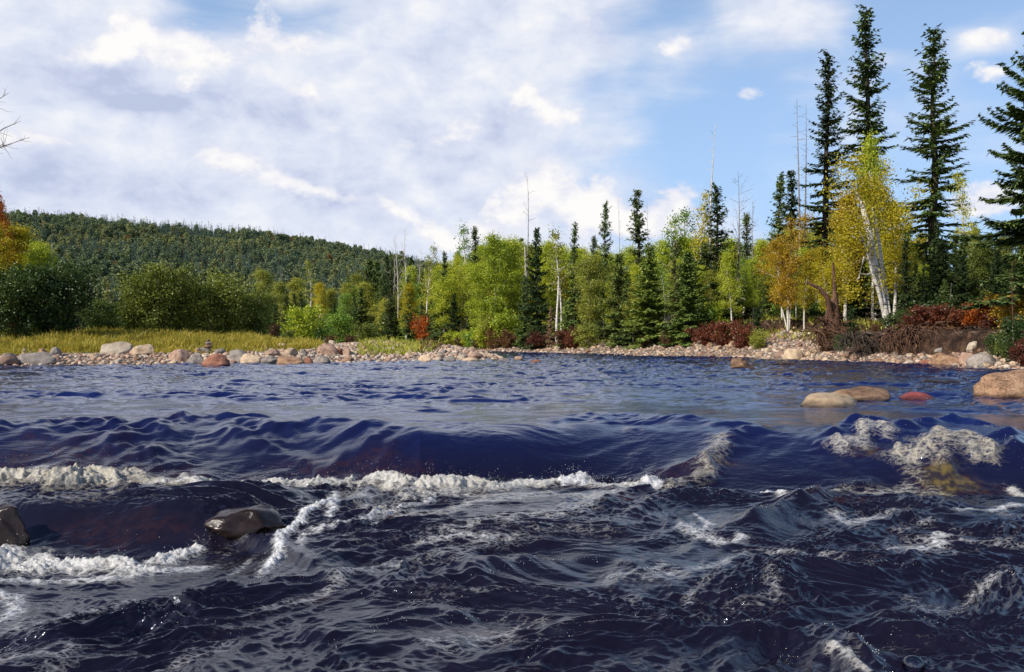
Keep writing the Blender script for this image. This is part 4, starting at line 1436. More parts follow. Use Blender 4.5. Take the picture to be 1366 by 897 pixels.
exposed_roots('hanging_roots', 1222, 1322, 444, 474, 36.6, 300, 'mat of brown roots hanging from the undercut bank below the red shrubs', 8)
exposed_roots('hanging_roots', 1140, 1222, 452, 476, 38.5, 140, 'dark roots hanging in the shaded undercut below the leaning birch', 9, 'bark')
exposed_roots('hanging_roots', 1196, 1236, 448, 474, 37.4, 120, 'thin roots hanging left of the big brown root mat', 11)
exposed_roots('hanging_roots', 1312, 1346, 444, 470, 35.2, 90, 'roots hanging over the shaded right end of the bank', 12, 'bark')
exposed_roots('hanging_roots', 1088, 1130, 444, 468, 42.2, 60, 'tangle of thin roots hanging below the stump', 10)

# --- left bank
plant('willow', 25, 45, 352, 'willow_dark', 'dark green willow bush at the left edge under the orange maple', var=0, wide=1.15)
plant('willow', 76, 46, 358, 'willow_dark', 'darkest shaded willow bush, second from the left edge', var=1, wide=1.05)
plant('willow', -20, 47, 345, 'willow', 'green willow bush cut by the left edge', var=2)
plant('willow', 182, 52, 380, 'willow', 'left shoulder of the round green bush pair by the grass', var=2, wide=0.9)
plant('willow', 212, 51, 352, 'willow', 'tallest round green willow bush in the middle of the grass edge', var=0, wide=1.0)
plant('willow', 262, 52, 374, 'willow', 'round green willow bush right of the tallest one', var=1, wide=1.0)
plant('willow', 306, 53, 362, 'willow', 'wide green willow bush right in the row behind the boulders', var=2, wide=0.95)
plant('willow', 338, 55, 388, 'willow', 'last low willow bush of the row, next to the mid forest', var=0, wide=0.9)
plant('birch', 2, 48, 252, 'orange', 'orange red maple at the left edge', var=0, bark='brown_bark', wide=0.6, rot=1.0)
plant('aspen', 24, 48.5, 300, 'gold', 'yellow tree between the orange maple and the dark willows', var=1, wide=1.3)
plant('aspen', 58, 47.5, 322, 'lime', 'olive yellow tree around the broken white stub', var=2, wide=1.1)
plant('aspen', 92, 50, 350, 'olive', 'lower olive tree right of the broken white stub', var=3, wide=1.1)
plant('birch', -6, 46, 290, 'gold', 'yellow tree cut by the left edge below the maple', var=2, wide=1.2)
plant('stub_snag', 62, 49, 324, None, 'broken white stub above the willows, left prong', var=0, bark='pale_wood', wide=0.55)
plant('stub_snag', 69, 49.4, 322, None, 'broken white stub above the willows, right prong', var=2, bark='pale_wood', wide=0.55)
def edge_tree():
    """bare hardwood just outside the left edge; its upper limbs reach into the frame"""
    Y = 40.0
    x0 = xat(-75, Y)
    g = float(ground(x0, Y))
    e = empty('bare_tree', (x0, Y, g - 0.1))
    r = np.random.RandomState(12)

    def q(px, py, dy=0.0):
        return np.array((xat(px, Y) - x0, dy, zat(py, Y) - g + 0.1))
    b = Tubes()
    b.add([q(-75, 455), q(-78, 350), q(-70, 260), q(-60, 180), q(-52, 100), q(-48, 40)], [0.2, 0.17, 0.14, 0.1, 0.06, 0.02], 8)
    obj('trunk', b.mesh('trunk'), M['grey_bark'], e)
    for st, mid, en in (((-66, 235), (-20, 198), (36, 182)), ((-62, 200), (-24, 186), (24, 160)), ((-57, 150), (-30, 150), (8, 122)), ((-64, 220), (-30, 205), (12, 192)), ((-70, 260), (-100, 230), (-140, 200)), ((-60, 170), (-90, 140), (-110, 90))):
        b = Tubes()
        P = np.array([q(*st), q(*mid, 0.3) + r.randn(3) * 0.05, (q(*mid) + q(*en)) / 2 + r.randn(3) * 0.1, q(*en, 0.2)])
        b.add(P, [0.05, 0.035, 0.022, 0.008], 5)
        for k in range(9):
            i0 = r.randint(1, 4)
            Q = limb(r, P[i0] * 0.6 + P[i0 - 1] * 0.4, unit(P[i0] - P[i0 - 1] + r.randn(3) * 0.5), r.uniform(0.35, 0.95), 4, 0.25, 0.05)
            b.add(Q, np.linspace(0.012, 0.004, 5), 3)
        obj('limb', b.mesh('limb'), M['grey_bark'], e)
    tag(e, 'bare limbed tree reaching in from the left edge against the clouds', 'tree')


edge_tree()
plant('snag', 118, 70, 372, None, 'pale thin dead birch between the dark and green willows', var=0, bark='birch', wide=0.7)
plant('stub_snag', 346, 70, 392, None, 'short pale broken stub right of the willow row', var=1, bark='pale_wood', wide=0.6)
plant('branchy_snag', 375, 120, 356, None, 'grey bare tree cluster in front of the hill', var=2, bark='grey_bark', wide=0.8)
plant('sparse_birch', 412, 125, 344, 'olive', 'thin leaved pale birch in front of the hill', var=1)
for k, (px, yt, var) in enumerate(((530, 312, 0), (543, 304, 1), (524, 330, 2), (560, 330, 0))):
    plant('branchy_snag', px, 96 + 3 * k, yt, None, ('pale bare birch, shorter one at the left of the bare group', 'pale bare birch, tallest of the group at the end of the hill',
          'low pale bare birch at the foot of the hill end', 'pale bare birch, rightmost of the bare group')[k], 'bare birches at the end of the hill', var=var, bark='pale_wood', wide=0.7)
plant('sparse_birch', 570, 92, 322, 'olive', 'slender half bare birch with a long white stem left of the paired spires', var=2, wide=0.9)
plant('sparse_birch', 626, 86, 292, 'green', 'thin leafy birch top left of the dark ragged spruce', var=0, wide=0.8)
plant('sparse_birch', 895, 68, 276, 'green', 'loose pale green birch top behind the brownish spruce', var=0, wide=1.2)
plant('sparse_birch', 918, 70, 272, 'green', 'loose pale green birch top right beside its twin', var=1, wide=1.0)
plant('sparse_birch', 938, 66, 246, 'gold', 'yellow topped birch tangled in the white dead birch', var=2, wide=0.8)
plant('snag', 864, 70, 268, None, 'leaning grey dead pole right of the brownish spruce', var=3, wide=0.5)
plant('snag', 826, 74, 262, None, 'thin pale dead pole between the two spruce tops', var=0, wide=0.4)

# --- shrubs on the banks
for px, Y, yt, leaf, wd, lab in (
        (940, 47.5, 432, 'rust', 1.1, 'dark red bush on the bank right of the big spruces'),
        (965, 48, 428, 'rust', 1.2, 'tallest dark red bush above the gravel beach'),
        (990, 48, 432, 'rust', 1.1, 'red bush at the right end of the red thicket'),
        (1012, 48.5, 438, 'olive', 0.9, 'low yellowish bush beside the gravel beach'),
        (660, 66, 438, 'russet', 1.1, 'russet bush on the far bank below the bright aspens'),
        (676, 65, 440, 'russet', 1.0, 'russet bush left of the broad spruce'),
        (714, 62, 442, 'rust', 1.1, 'rusty bush below the dark spruces on the far bank'),
        (752, 58, 440, 'russet', 1.1, 'dark russet bush on the far bank below the white trunk'),
        (765, 57, 436, 'rust', 1.0, 'rust red bush beside the yellow bush'),
        (782, 56, 432, 'olive', 1.0, 'yellow green bush on the far bank next to the rust red one'),
        (600, 76, 446, 'russet', 1.2, 'low brown bush right of the sand beach'),
        (618, 75, 447, 'russet', 1.2, 'low brown bush above the sand beach'),
        (575, 80, 449, 'russet', 1.0, 'small brown bush at the left end of the sand beach'),
        (640, 70, 448, 'russet', 1.0, 'brown bush right of the low brown ones'),
        (890, 49, 446, 'russet', 1.0, 'brown bush under the big layered spruce'),
        (860, 50, 448, 'russet', 0.9, 'small brown bush at the water side of the layered spruce'),
        (1215, 38.5, 419, 'rust', 1.1, 'red shrub at the left end of the red row on the cut bank'),
        (1238, 38.2, 407, 'rust', 1.4, 'red shrub, second in the row on the cut bank'),
        (1262, 38, 409, 'rust', 1.2, 'red shrub in the middle of the row on the cut bank'),
        (1286, 37.6, 405, 'rust', 1.2, 'deep red shrub right of the middle of the row'),
        (1308, 36.6, 401, 'orange', 1.1, 'orange shrub in the red row on the cut bank'),
        (1330, 35.6, 396, 'rust', 1.2, 'red shrub near the right end of the row'),
        (1350, 34, 393, 'amber_leaf', 1.1, 'orange yellow shrub at the right end of the row'),
        (1345, 32.5, 440, 'willow', 0.9, 'low green tussock shrub above the water at the right'),
        (1328, 33.2, 446, 'willow_dark', 0.8, 'dark green tussock shrub overhanging the right bank'),
        (1368, 29.5, 448, 'rust', 0.8, 'small red shrub at the right edge by the water'),
        (1100, 43.2, 440, 'russet', 0.9, 'brown shrub in front of the stump'),
        (1166, 41, 430, 'russet', 0.8, 'brown shrub at the foot of the leaning birch'),
        (1200, 40.4, 436, 'willow_dark', 0.8, 'dark shrub in the shade right of the leaning birch'),
        (1122, 42, 446, 'willow_dark', 0.8, 'dark bush hanging over the cut bank right of the stump'),
        (1146, 41.4, 440, 'willow_dark', 0.9, 'dark bush on the bank between the stump and the leaning birch'),
        (1186, 40.2, 444, 'russet', 0.8, 'brown bush clinging to the cut bank below the leaning birch'),
        (1226, 37.6, 446, 'russet', 0.7, 'brown bush clinging to the cut bank left of the red row'),
        (1316, 34.6, 442, 'russet', 0.7, 'brown bush clinging to the cut bank under the orange shrub'),
        (1358, 31.5, 424, 'willow_dark', 0.9, 'dark bush under the big edge spruce above the water'),
        (465, 82, 446, 'russet', 1.1, 'reddish brown bush on the bank above the cobbles'),
        (440, 78, 446, 'russet', 1.0, 'brown bush right of the bright round bush'),
        (366, 62, 432, 'russet', 0.7, 'reddish dead bush left of the bright round bush'),
        (386, 60, 440, 'willow', 0.9, 'low green bush under the bright round bush'),
        (425, 74, 424, 'green', 0.9, 'green bush right behind the bright round bush'),
        (455, 84, 418, 'green', 1.0, 'green bush above the reddish brown bush')):
    plant('bush', px, Y, yt, leaf, lab, 'shrubs along the river bank', wide=wd)

# --- the mixed forest filling both banks
LMK = [(20, 'the orange maple'), (75, 'the broken white stub'), (118, 'the thin dead birch'), (212, 'the tallest willow bush'), (262, 'the round willow bushes'), (306, 'the wide willow bush'), (345, 'the short pale stub'),
       (375, 'the grey bare cluster'), (403, 'the bright round bush'), (440, 'the cobble bar'), (488, 'the left end of the middle bank'), (508, 'the dark bank spruces'), (542, 'the golden birch'), (566, 'the orange sapling'), (594, 'the paired spires'),
       (626, 'the thin leafy birch top'), (660, 'the bright aspens'), (702, 'the crooked bare tree'), (743, 'the bare white trunk'), (766, 'the narrow spruce tip'), (788, 'the golden green aspen'), (826, 'the big dark spruce'),
       (866, 'the layered spruce'), (918, 'the spruce above the red bush'), (950, 'the white dead birch'), (984, 'the upswept bare limbs'), (1038, 'the orange gold birch clump'), (1070, 'the twin dead spires'), (1102, 'the stump'),
       (1128, 'the orange birch'), (1158, 'the tallest spruce'), (1192, 'the thin yellow birch'), (1222, 'the shaded fir'), (1246, 'the ragged tall spruce'), (1284, 'the dark fir'), (1330, 'the big edge spruce'), (1380, 'the right edge')]
KW = {'spruce': 'full', 'slim_spruce': 'slim', 'small_spruce': 'small', 'aspen': 'leafy', 'birch': 'white stemmed', 'sparse_birch': 'thin leaved', 'snag': 'bare', 'branchy_snag': 'bare branched', 'willow': 'bushy', 'bush': 'low', 'stub_snag': 'broken'}
CW = {'spruce': 'green', 'spruce_dark': 'dark green', 'spruce_light': 'pale green', 'spruce_brown': 'brownish green', 'green': 'green', 'lime': 'bright yellow green', 'olive': 'olive', 'gold': 'golden', 'amber_leaf': 'orange gold',
      'willow': 'dull green', 'willow_dark': 'dark green', None: 'grey', 'rust': 'red', 'russet': 'brown'}
ENV = [(60, 390), (320, 385), (360, 372), (400, 380), (440, 372), (480, 352), (520, 345), (560, 345), (600, 345), (640, 320), (690, 318), (740, 325), (790, 328), (840, 318), (890, 315), (940, 300), (990, 315), (1040, 300), (1090, 285), (1140, 285), (1200, 300), (1260, 300), (1310, 290), (1400, 270)]
FILL = []


def fill(n, px0, px1, Y0, Y1, mix, drop0, drop1, seed):
    r = random.Random(seed)
    ks = [m for m in mix for _ in range(int(m[2] * 20))]
    for i in range(n):
        px = px0 + (px1 - px0) * (i + r.uniform(0.1, 0.9)) / n
        kind, leaf, _ = r.choice(ks)
        env = np.interp(px, [e[0] for e in ENV], [e[1] for e in ENV])
        FILL.append((kind, px, r.uniform(Y0, Y1), env + r.uniform(drop0, drop1), leaf, r.uniform(1.0, 1.35)))


LEFTMIX = [('spruce', 'spruce', .2), ('slim_spruce', 'spruce_dark', .25), ('slim_spruce', 'spruce', .15), ('aspen', 'green', .2), ('aspen', 'olive', .15), ('birch', 'lime', .1), ('birch', 'gold', .06), ('snag', None, .06)]
MIDMIX = [('aspen', 'lime', .36), ('aspen', 'olive', .15), ('birch', 'lime', .2), ('birch', 'olive', .1), ('birch', 'gold', .05), ('slim_spruce', 'spruce', .12), ('slim_spruce', 'spruce_dark', .1), ('sparse_birch', 'green', .05), ('snag', None, .04)]
RGTMIX = [('birch', 'olive', .2), ('birch', 'gold', .13), ('aspen', 'lime', .16), ('slim_spruce', 'spruce_dark', .2), ('spruce', 'spruce', .14), ('aspen', 'olive', .15), ('birch', 'amber_leaf', .07)]
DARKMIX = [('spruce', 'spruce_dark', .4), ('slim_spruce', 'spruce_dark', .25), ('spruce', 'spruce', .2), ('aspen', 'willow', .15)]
fill(22, 330, 560, 92, 104, LEFTMIX, 22, 55, 1)
fill(26, 325, 560, 108, 130, LEFTMIX, -4, 30, 2)
fill(26, 560, 800, 76, 88, MIDMIX + [('spruce', 'spruce', .2), ('birch', 'gold', .12), ('snag', None, .05)], 18, 60, 3)
fill(34, 545, 820, 90, 112, MIDMIX, -4, 24, 4)
fill(30, 800, 1040, 56, 66, MIDMIX + [('spruce', 'spruce', .3), ('spruce', 'spruce_light', .12), ('birch', 'gold', .15), ('snag', None, .06)], 20, 60, 5)
fill(28, 790, 1060, 68, 90, MIDMIX, -2, 28, 6)
fill(22, 1040, 1240, 49, 62, RGTMIX, 12, 60, 7)
fill(10, 1040, 1220, 64, 84, RGTMIX, -12, 24, 8)
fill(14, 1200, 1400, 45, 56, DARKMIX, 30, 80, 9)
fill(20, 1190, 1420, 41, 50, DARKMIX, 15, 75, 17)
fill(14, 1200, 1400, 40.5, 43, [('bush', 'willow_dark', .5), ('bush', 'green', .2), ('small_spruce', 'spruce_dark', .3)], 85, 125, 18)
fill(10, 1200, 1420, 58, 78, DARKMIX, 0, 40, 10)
fill(22, 570, 830, 66, 76, [('bush', 'lime', .35), ('bush', 'green', .25), ('bush', 'olive', .15), ('small_spruce', 'spruce', .25)], 96, 120, 11)
fill(16, 930, 1110, 54, 60, [('bush', 'lime', .35), ('bush', 'green', .3), ('small_spruce', 'spruce', .35)], 95, 125, 12)
fill(10, 1190, 1345, 39.5, 42, [('bush', 'willow_dark', .5), ('small_spruce', 'spruce_dark', .5)], 100, 125, 13)
fill(10, 420, 560, 88, 96, [('bush', 'green', .4), ('bush', 'willow', .3), ('small_spruce', 'spruce', .3)], 70, 88, 14)
fill(16, 80, 560, 140, 215, [('slim_spruce', 'spruce', .3), ('slim_spruce', 'spruce_dark', .2), ('aspen', 'green', .2), ('aspen', 'olive', .3)], -12, 20, 16)
fill(9, 105, 345, 60, 75, [('willow', 'willow_dark', .4), ('slim_spruce', 'spruce_dark', .2), ('aspen', 'green', .4)], 8, 30, 15)
used = {}
rows = []
for kind, px, Y, yt, leaf, wd in FILL:
    lm = min(LMK, key=lambda l: abs(l[0] - px))
    side = 'left of' if px < lm[0] else 'right of'
    d = ('just ' if abs(px - lm[0]) < 10 else '') + side
    dep = 'behind and ' if Y > 66 else ''
    word = {'aspen': 'aspen', 'birch': 'birch', 'sparse_birch': 'birch', 'spruce': 'spruce', 'slim_spruce': 'spruce', 'small_spruce': 'young spruce', 'snag': 'dead tree', 'branchy_snag': 'dead tree', 'willow': 'tree', 'bush': 'undergrowth bush'}[kind]
    lab = '%s %s %s %s%s %s' % (KW[kind], CW[leaf], word, dep, d, lm[1])
    lab = ' '.join(lab.split()[:13])
    rows.append([kind, px, Y, yt, leaf, wd, lab, word])
for i, rw in enumerate(rows):
    same = sorted([q for q in rows if q[6] == rw[6]], key=lambda q: q[2])
    if len(same) > 1:
        k = [id(q) for q in same].index(id(rw))
        extra = (', the nearer one', ', the farther one') if len(same) == 2 else (', the nearest', ', the middle one', ', the farthest', ', the deepest in')
        rw.append(rw[6] + extra[min(k, len(extra) - 1)])
    else:
        rw.append(rw[6])
for kind, px, Y, yt, leaf, wd, _l, word, lab in rows:
    plant(kind, px, Y, yt, leaf, lab, {'spruce': 'spruces', 'young spruce': 'young spruces', 'aspen': 'aspens', 'birch': 'birches', 'dead tree': 'dead trees', 'tree': 'trees', 'undergrowth bush': 'undergrowth bushes'}[word] + ' in the mixed forest', wide=wd)


# --- the wooded hill far behind: one mass of thousands of small trees
def hill_forest():
    r = np.random.RandomState(3)
    kinds = []
    for k in range(4):
        T, v, f = spruce_arrays(400 + k, 10, 1.5, low=0.08, power=0.8, gap=0.2, whorl=0.9, droop=0.3, dens=0.4, tw=1.0)
        kinds.append(v)
    for k in range(4):
        n = 330
        c = r.randn(n, 3)
        c = unit(c) * r.rand(n, 1) ** 0.4 * np.array([1.7, 1.7, 3.0]) + np.array([0, 0, 6.6])
        u = unit(r.randn(n, 3))
        w = unit(np.cross(u, r.randn(n, 3)))
        v, f = diamonds(c, u * 0.46, w * 0.36)
        kinds.append(v)
    # enlarge the sparse spruce sprays so each tree reads at this distance
    for k in range(4):
        q = kinds[k].reshape(-1, 4, 3)
        q = q[::4]
        c = q.mean(1, keepdims=True)
        kinds[k] = (c + (q - c) * np.array([1.6, 1.6, 2.2])).reshape(-1, 3)
    out = {k: [] for k in ('spruce', 'mixed', 'pale', 'gold')}
    trunks = Tubes()
    N = 15000
    az = np.arctan((r.uniform(-150, 760, N) - CX) / F)
    rad = np.sqrt(r.uniform(220 ** 2, 745 ** 2, N))
    x, y = rad * np.sin(az), rad * np.cos(az)
    g = ground(x, y)
    rt = ridge_tan(x, y)
    for i in range(N):
        if rt[i] * 700 < 14 and rad[i] > 300:
            continue
        if rad[i] < 420 and r.rand() < 0.25:
            continue
        nz = perlin(np.array([x[i] * 0.012]), np.array([y[i] * 0.012]), 71)[0]
        ever = r.rand() < (0.36 + 0.6 * nz + 0.2 * (rad[i] > 600))
        s = r.uniform(0.55, 1.0) * (1.05 if ever else 0.95)
        v = kinds[r.randint(0, 4) + (0 if ever else 4)] * s * np.array([1.15, 1.15, r.uniform(0.8, 1.25)])
        a = r.rand() * 6.28
        v = np.stack([v[:, 0] * math.cos(a) - v[:, 1] * math.sin(a), v[:, 0] * math.sin(a) + v[:, 1] * math.cos(a), v[:, 2]], -1) + np.array([x[i], y[i], g[i] - 0.3])
        key = 'spruce' if ever else ('gold' if r.rand() < 0.02 else 'pale' if r.rand() < 0.32 + 0.8 * perlin(np.array([x[i] * 0.02]), np.array([y[i] * 0.012]), 73)[0] else 'mixed')
        out[key].append(v)
        if r.rand() < 0.02:
            hh = r.uniform(6, 13)
            trunks.add([(x[i] + 1.2, y[i] - 1.5, g[i]), (x[i] + 1.2 + r.randn() * 0.5, y[i] - 1.5, g[i] + hh)], [0.12, 0.07], 3)
    ms = {'spruce': leaf_mat('hill_spruce', [(0.0, (0.03, 0.05, 0.045)), (0.5, (0.06, 0.088, 0.07)), (1.0, (0.12, 0.15, 0.09))], 0.1, 0.03, gain=2.3, cs=0.06, lv=0.22),  # hill colours bluish and lightened: distance haze is put into them
          'mixed': leaf_mat('hill_leaves', [(0.0, (0.045, 0.06, 0.038)), (0.35, (0.075, 0.095, 0.05)), (0.7, (0.12, 0.13, 0.06)), (1.0, (0.2, 0.15, 0.06))], 0.25, 0.04, gain=2.6, cs=0.06, lv=0.22),
          'pale': leaf_mat('hill_pale_leaves', [(0.0, (0.08, 0.09, 0.045)), (0.5, (0.14, 0.15, 0.06)), (1.0, (0.22, 0.19, 0.07))], 0.25, 0.03, gain=2.3, cs=0.06, lv=0.22),
          'gold': leaf_mat('hill_autumn_leaves', [(0.0, (0.12, 0.08, 0.03)), (0.6, (0.24, 0.14, 0.05)), (1.0, (0.26, 0.1, 0.05))], 0.25, 0.04, gain=1.2)}
    top = None
    V = []
    mi = []
    for j, k in enumerate(('spruce', 'mixed', 'pale', 'gold')):
        vv = np.concatenate(out[k])
        V.append(vv)
        mi.append(np.full(len(vv) // 4, j, np.int32))
    V = np.concatenate(V)
    nq = len(V) // 4
    tv = np.concatenate(trunks.v)
    tf = np.concatenate(trunks.f) + len(V)
    me = mesh_np('hillside_forest', np.concatenate([V, tv]), np.concatenate([np.arange(nq * 4).reshape(nq, 4), tf]))
    for k in ('spruce', 'mixed', 'pale', 'gold'):
        me.materials.append(ms[k])
    me.materials.append(M['pale_wood'])
    me.polygons.foreach_set('material_index', np.concatenate(mi + [np.full(len(tf), 3, np.int32)]))
    o = bpy.data.objects.new('hillside_forest', me)
    COL.objects.link(o)
    tag(o, 'dense mixed forest covering the long distant hill', 'forest', kind='stuff')


hill_forest()


# --- long yellow grass on the left bank
def grass():
    r = np.random.RandomState(9)
    N = 170000
    px = r.uniform(-120, 430, N)
    Y = 36 + 20 * r.rand(N) ** 1.3
    x = (px - CX) / F * Y
    d, _ = polydist(x, Y, SHORE)
    tuft = fbm(x * 0.5, Y * 0.5, 3, 33)
    start = 4.6 + 1.3 * perlin(x * 0.6, Y * 0.6, 12) + 5.5 * ss(-14, -6, x)
    keep = (d > start) & (r.rand(N) < 0.55 + 0.7 * tuft) & (x < -0.18 * Y + 0.5)
    x, Y, tuft = x[keep], Y[keep], tuft[keep]
    n = len(x)
    g = ground(x, Y)
    ed = ss(-0.2, 2.2, (d - start)[keep])
    h = (0.25 + 0.75 * ed) * (0.22 + 0.22 * tuft + 0.2 * r.rand(n)) * np.clip(r.normal(1, 0.25, n), 0.4, 1.7) * 0.85
    a = r.rand(n) * 6.28
    w = 0.012 + 0.012 * r.rand(n)
    lean = r.normal(0, 0.5, n)
    la = r.rand(n) * 6.28
    dx, dy = np.cos(a) * w, np.sin(a) * w
    lx, ly = np.cos(la) * lean * h, np.sin(la) * lean * h
    b = np.stack([x, Y, g - 0.02], -1)
    m = b + np.stack([lx * 0.35, ly * 0.35, h * 0.6], -1)
    t = b + np.stack([lx, ly, h], -1)
    wv = np.stack([dx, dy, 0 * dx], -1)
    v = np.stack([b - wv, b + wv, m + wv * 0.8, m - wv * 0.8, t + wv * 0.3, t - wv * 0.3], 1).reshape(-1, 3)
    k = np.arange(n)[:, None] * 6
    f = np.concatenate([k + np.array([[0, 1, 2, 3]]), k + np.array([[3, 2, 4, 5]])])
    gm = leaf_mat('yellow_grass', [(0.0, (0.1, 0.12, 0.02)), (0.3, (0.25, 0.23, 0.035)), (0.65, (0.44, 0.35, 0.06)), (0.9, (0.5, 0.36, 0.09)), (1.0, (0.46, 0.25, 0.08))], 0.35, 0.05, gain=1.25)
    tag(obj('grass', mesh_np('grass', v, f), gm), 'tall yellow autumn grass between the cobbles and the willows', 'grass', kind='stuff')


grass()


def turf(name, px0, px1, Y0, Y1, n, dmin, mat, label, seed, hgt):
    r = np.random.RandomState(seed)
    px = r.uniform(px0, px1, n)
    Y = r.uniform(Y0, Y1, n)
    x = (px - CX) / F * Y
    d, _ = polydist(x, Y, SHORE)
    kp = inside(x, Y, LAND) & (d > dmin) & (fbm(x * 0.5, Y * 0.5, 3, seed) > -0.3)
    x, Y = x[kp], Y[kp]
    n = len(x)
    g = ground(x, Y)
    u = unit(r.randn(n, 3) * np.array([0.7, 0.7, 0.4]) + np.array([0, 0, 1.0]))
    h = hgt * r.uniform(0.4, 1.3, (n, 1))
    w = unit(np.cross(u, r.randn(n, 3))) * (0.018 + 0.02 * r.rand(n, 1))
    v, f = diamonds(np.stack([x, Y, g], -1) + u * h * 0.9, u * h, w)
    tag(obj(name, mesh_np(name, v, f), mat), label, 'ground cover', kind='stuff')


turf('undergrowth', 480, 1400, 34, 95, 70000, 3.4, M['olive'], 'low grass and leafy ground cover on the forest floor of the right bank', 41, 0.2)
turf('dry_ferns', 560, 1400, 34, 85, 26000, 3.2, M['russet'], 'brown ferns and dry stalks along the top of the bank', 42, 0.24)
# ------------------------------------------------------------------ rocks
def noise3(p, s, seed):
    return (perlin(p[:, 0] * s + 5.2, p[:, 1] * s + p[:, 2] * s * 0.7, seed) + perlin(p[:, 1] * s - 3.1, p[:, 2] * s + p[:, 0] * s * 0.5, seed + 1) + perlin(p[:, 2] * s + 9.4, p[:, 0] * s - p[:, 1] * s * 0.6, seed + 2)) / 3


def rock_mesh(seed, sub=4, cuts=7, rough=0.16, blunt=0.75):
    r = np.random.RandomState(seed)
    v, f = ico(sub)
    p = v.copy()
    p *= (1 + 0.32 * noise3(v, 0.9, seed))[:, None]
    for k in range(cuts):
        n = unit(r.randn(3) * np.array([1, 1, 0.8]))
        o = r.uniform(0.55, 0.9)
        p -= n[None] * (np.maximum(0, p @ n - o) * blunt)[:, None]
    p *= (1 + rough * noise3(v, 2.4, seed + 5) + rough * 0.5 * noise3(v, 6, seed + 9))[:, None]
    lo, hi = p.min(0), p.max(0)
    p = (p - (lo + hi) / 2) / ((hi - lo) / 2)
    return mesh_np('rock', p, f, True)


ROUND = [rock_mesh(500 + k, 4, 8, 0.15, 0.72) for k in range(6)]
ANGLED = [rock_mesh(520 + k, 4, 12, 0.2, 0.95) for k in range(7)]


def hit(px, py):
    """where the sight line through a pixel of the photograph meets the bank or the upper pool"""
    Y = np.arange(12, 120, 0.1)
    x = (px - CX) / F * Y
    z = EYE + (HOR - py) / F * Y
    g = np.maximum(ground(x, Y), 0.0)
    k = np.argmax(z <= g)
    return float(x[k]), float(Y[k]), float(g[k])


def place_rock(px0, px1, ytop, ybase, mat, label, name='boulder', group=None, shape=None, k=None, pos=None, depth=0.85, rz=None, sink=0.75):
    x, Y, g = pos if pos is not None else hit((px0 + px1) / 2, ybase)
    w = (px1 - px0) / F * Y
    h = (ybase - ytop) / F * Y
    lib = ROUND if shape == 'round' else ANGLED
    o = obj(name, lib[(k if k is not None else rnd.randrange(99)) % len(lib)], M[mat])
    a = rz if rz is not None else rnd.choice((0, PI)) + rnd.uniform(-0.3, 0.3)
    H = h * (1 + sink)
    o.scale = (w / 2, w / 2 * depth, H / 2)
    o.rotation_euler = (rnd.uniform(-0.08, 0.08), rnd.uniform(-0.08, 0.08), a)
    o.location = (x, Y + w * depth * 0.35, g + h - H / 2)
    tag(o, label, 'rock' if name == 'rock' else 'boulder', group)
    return o


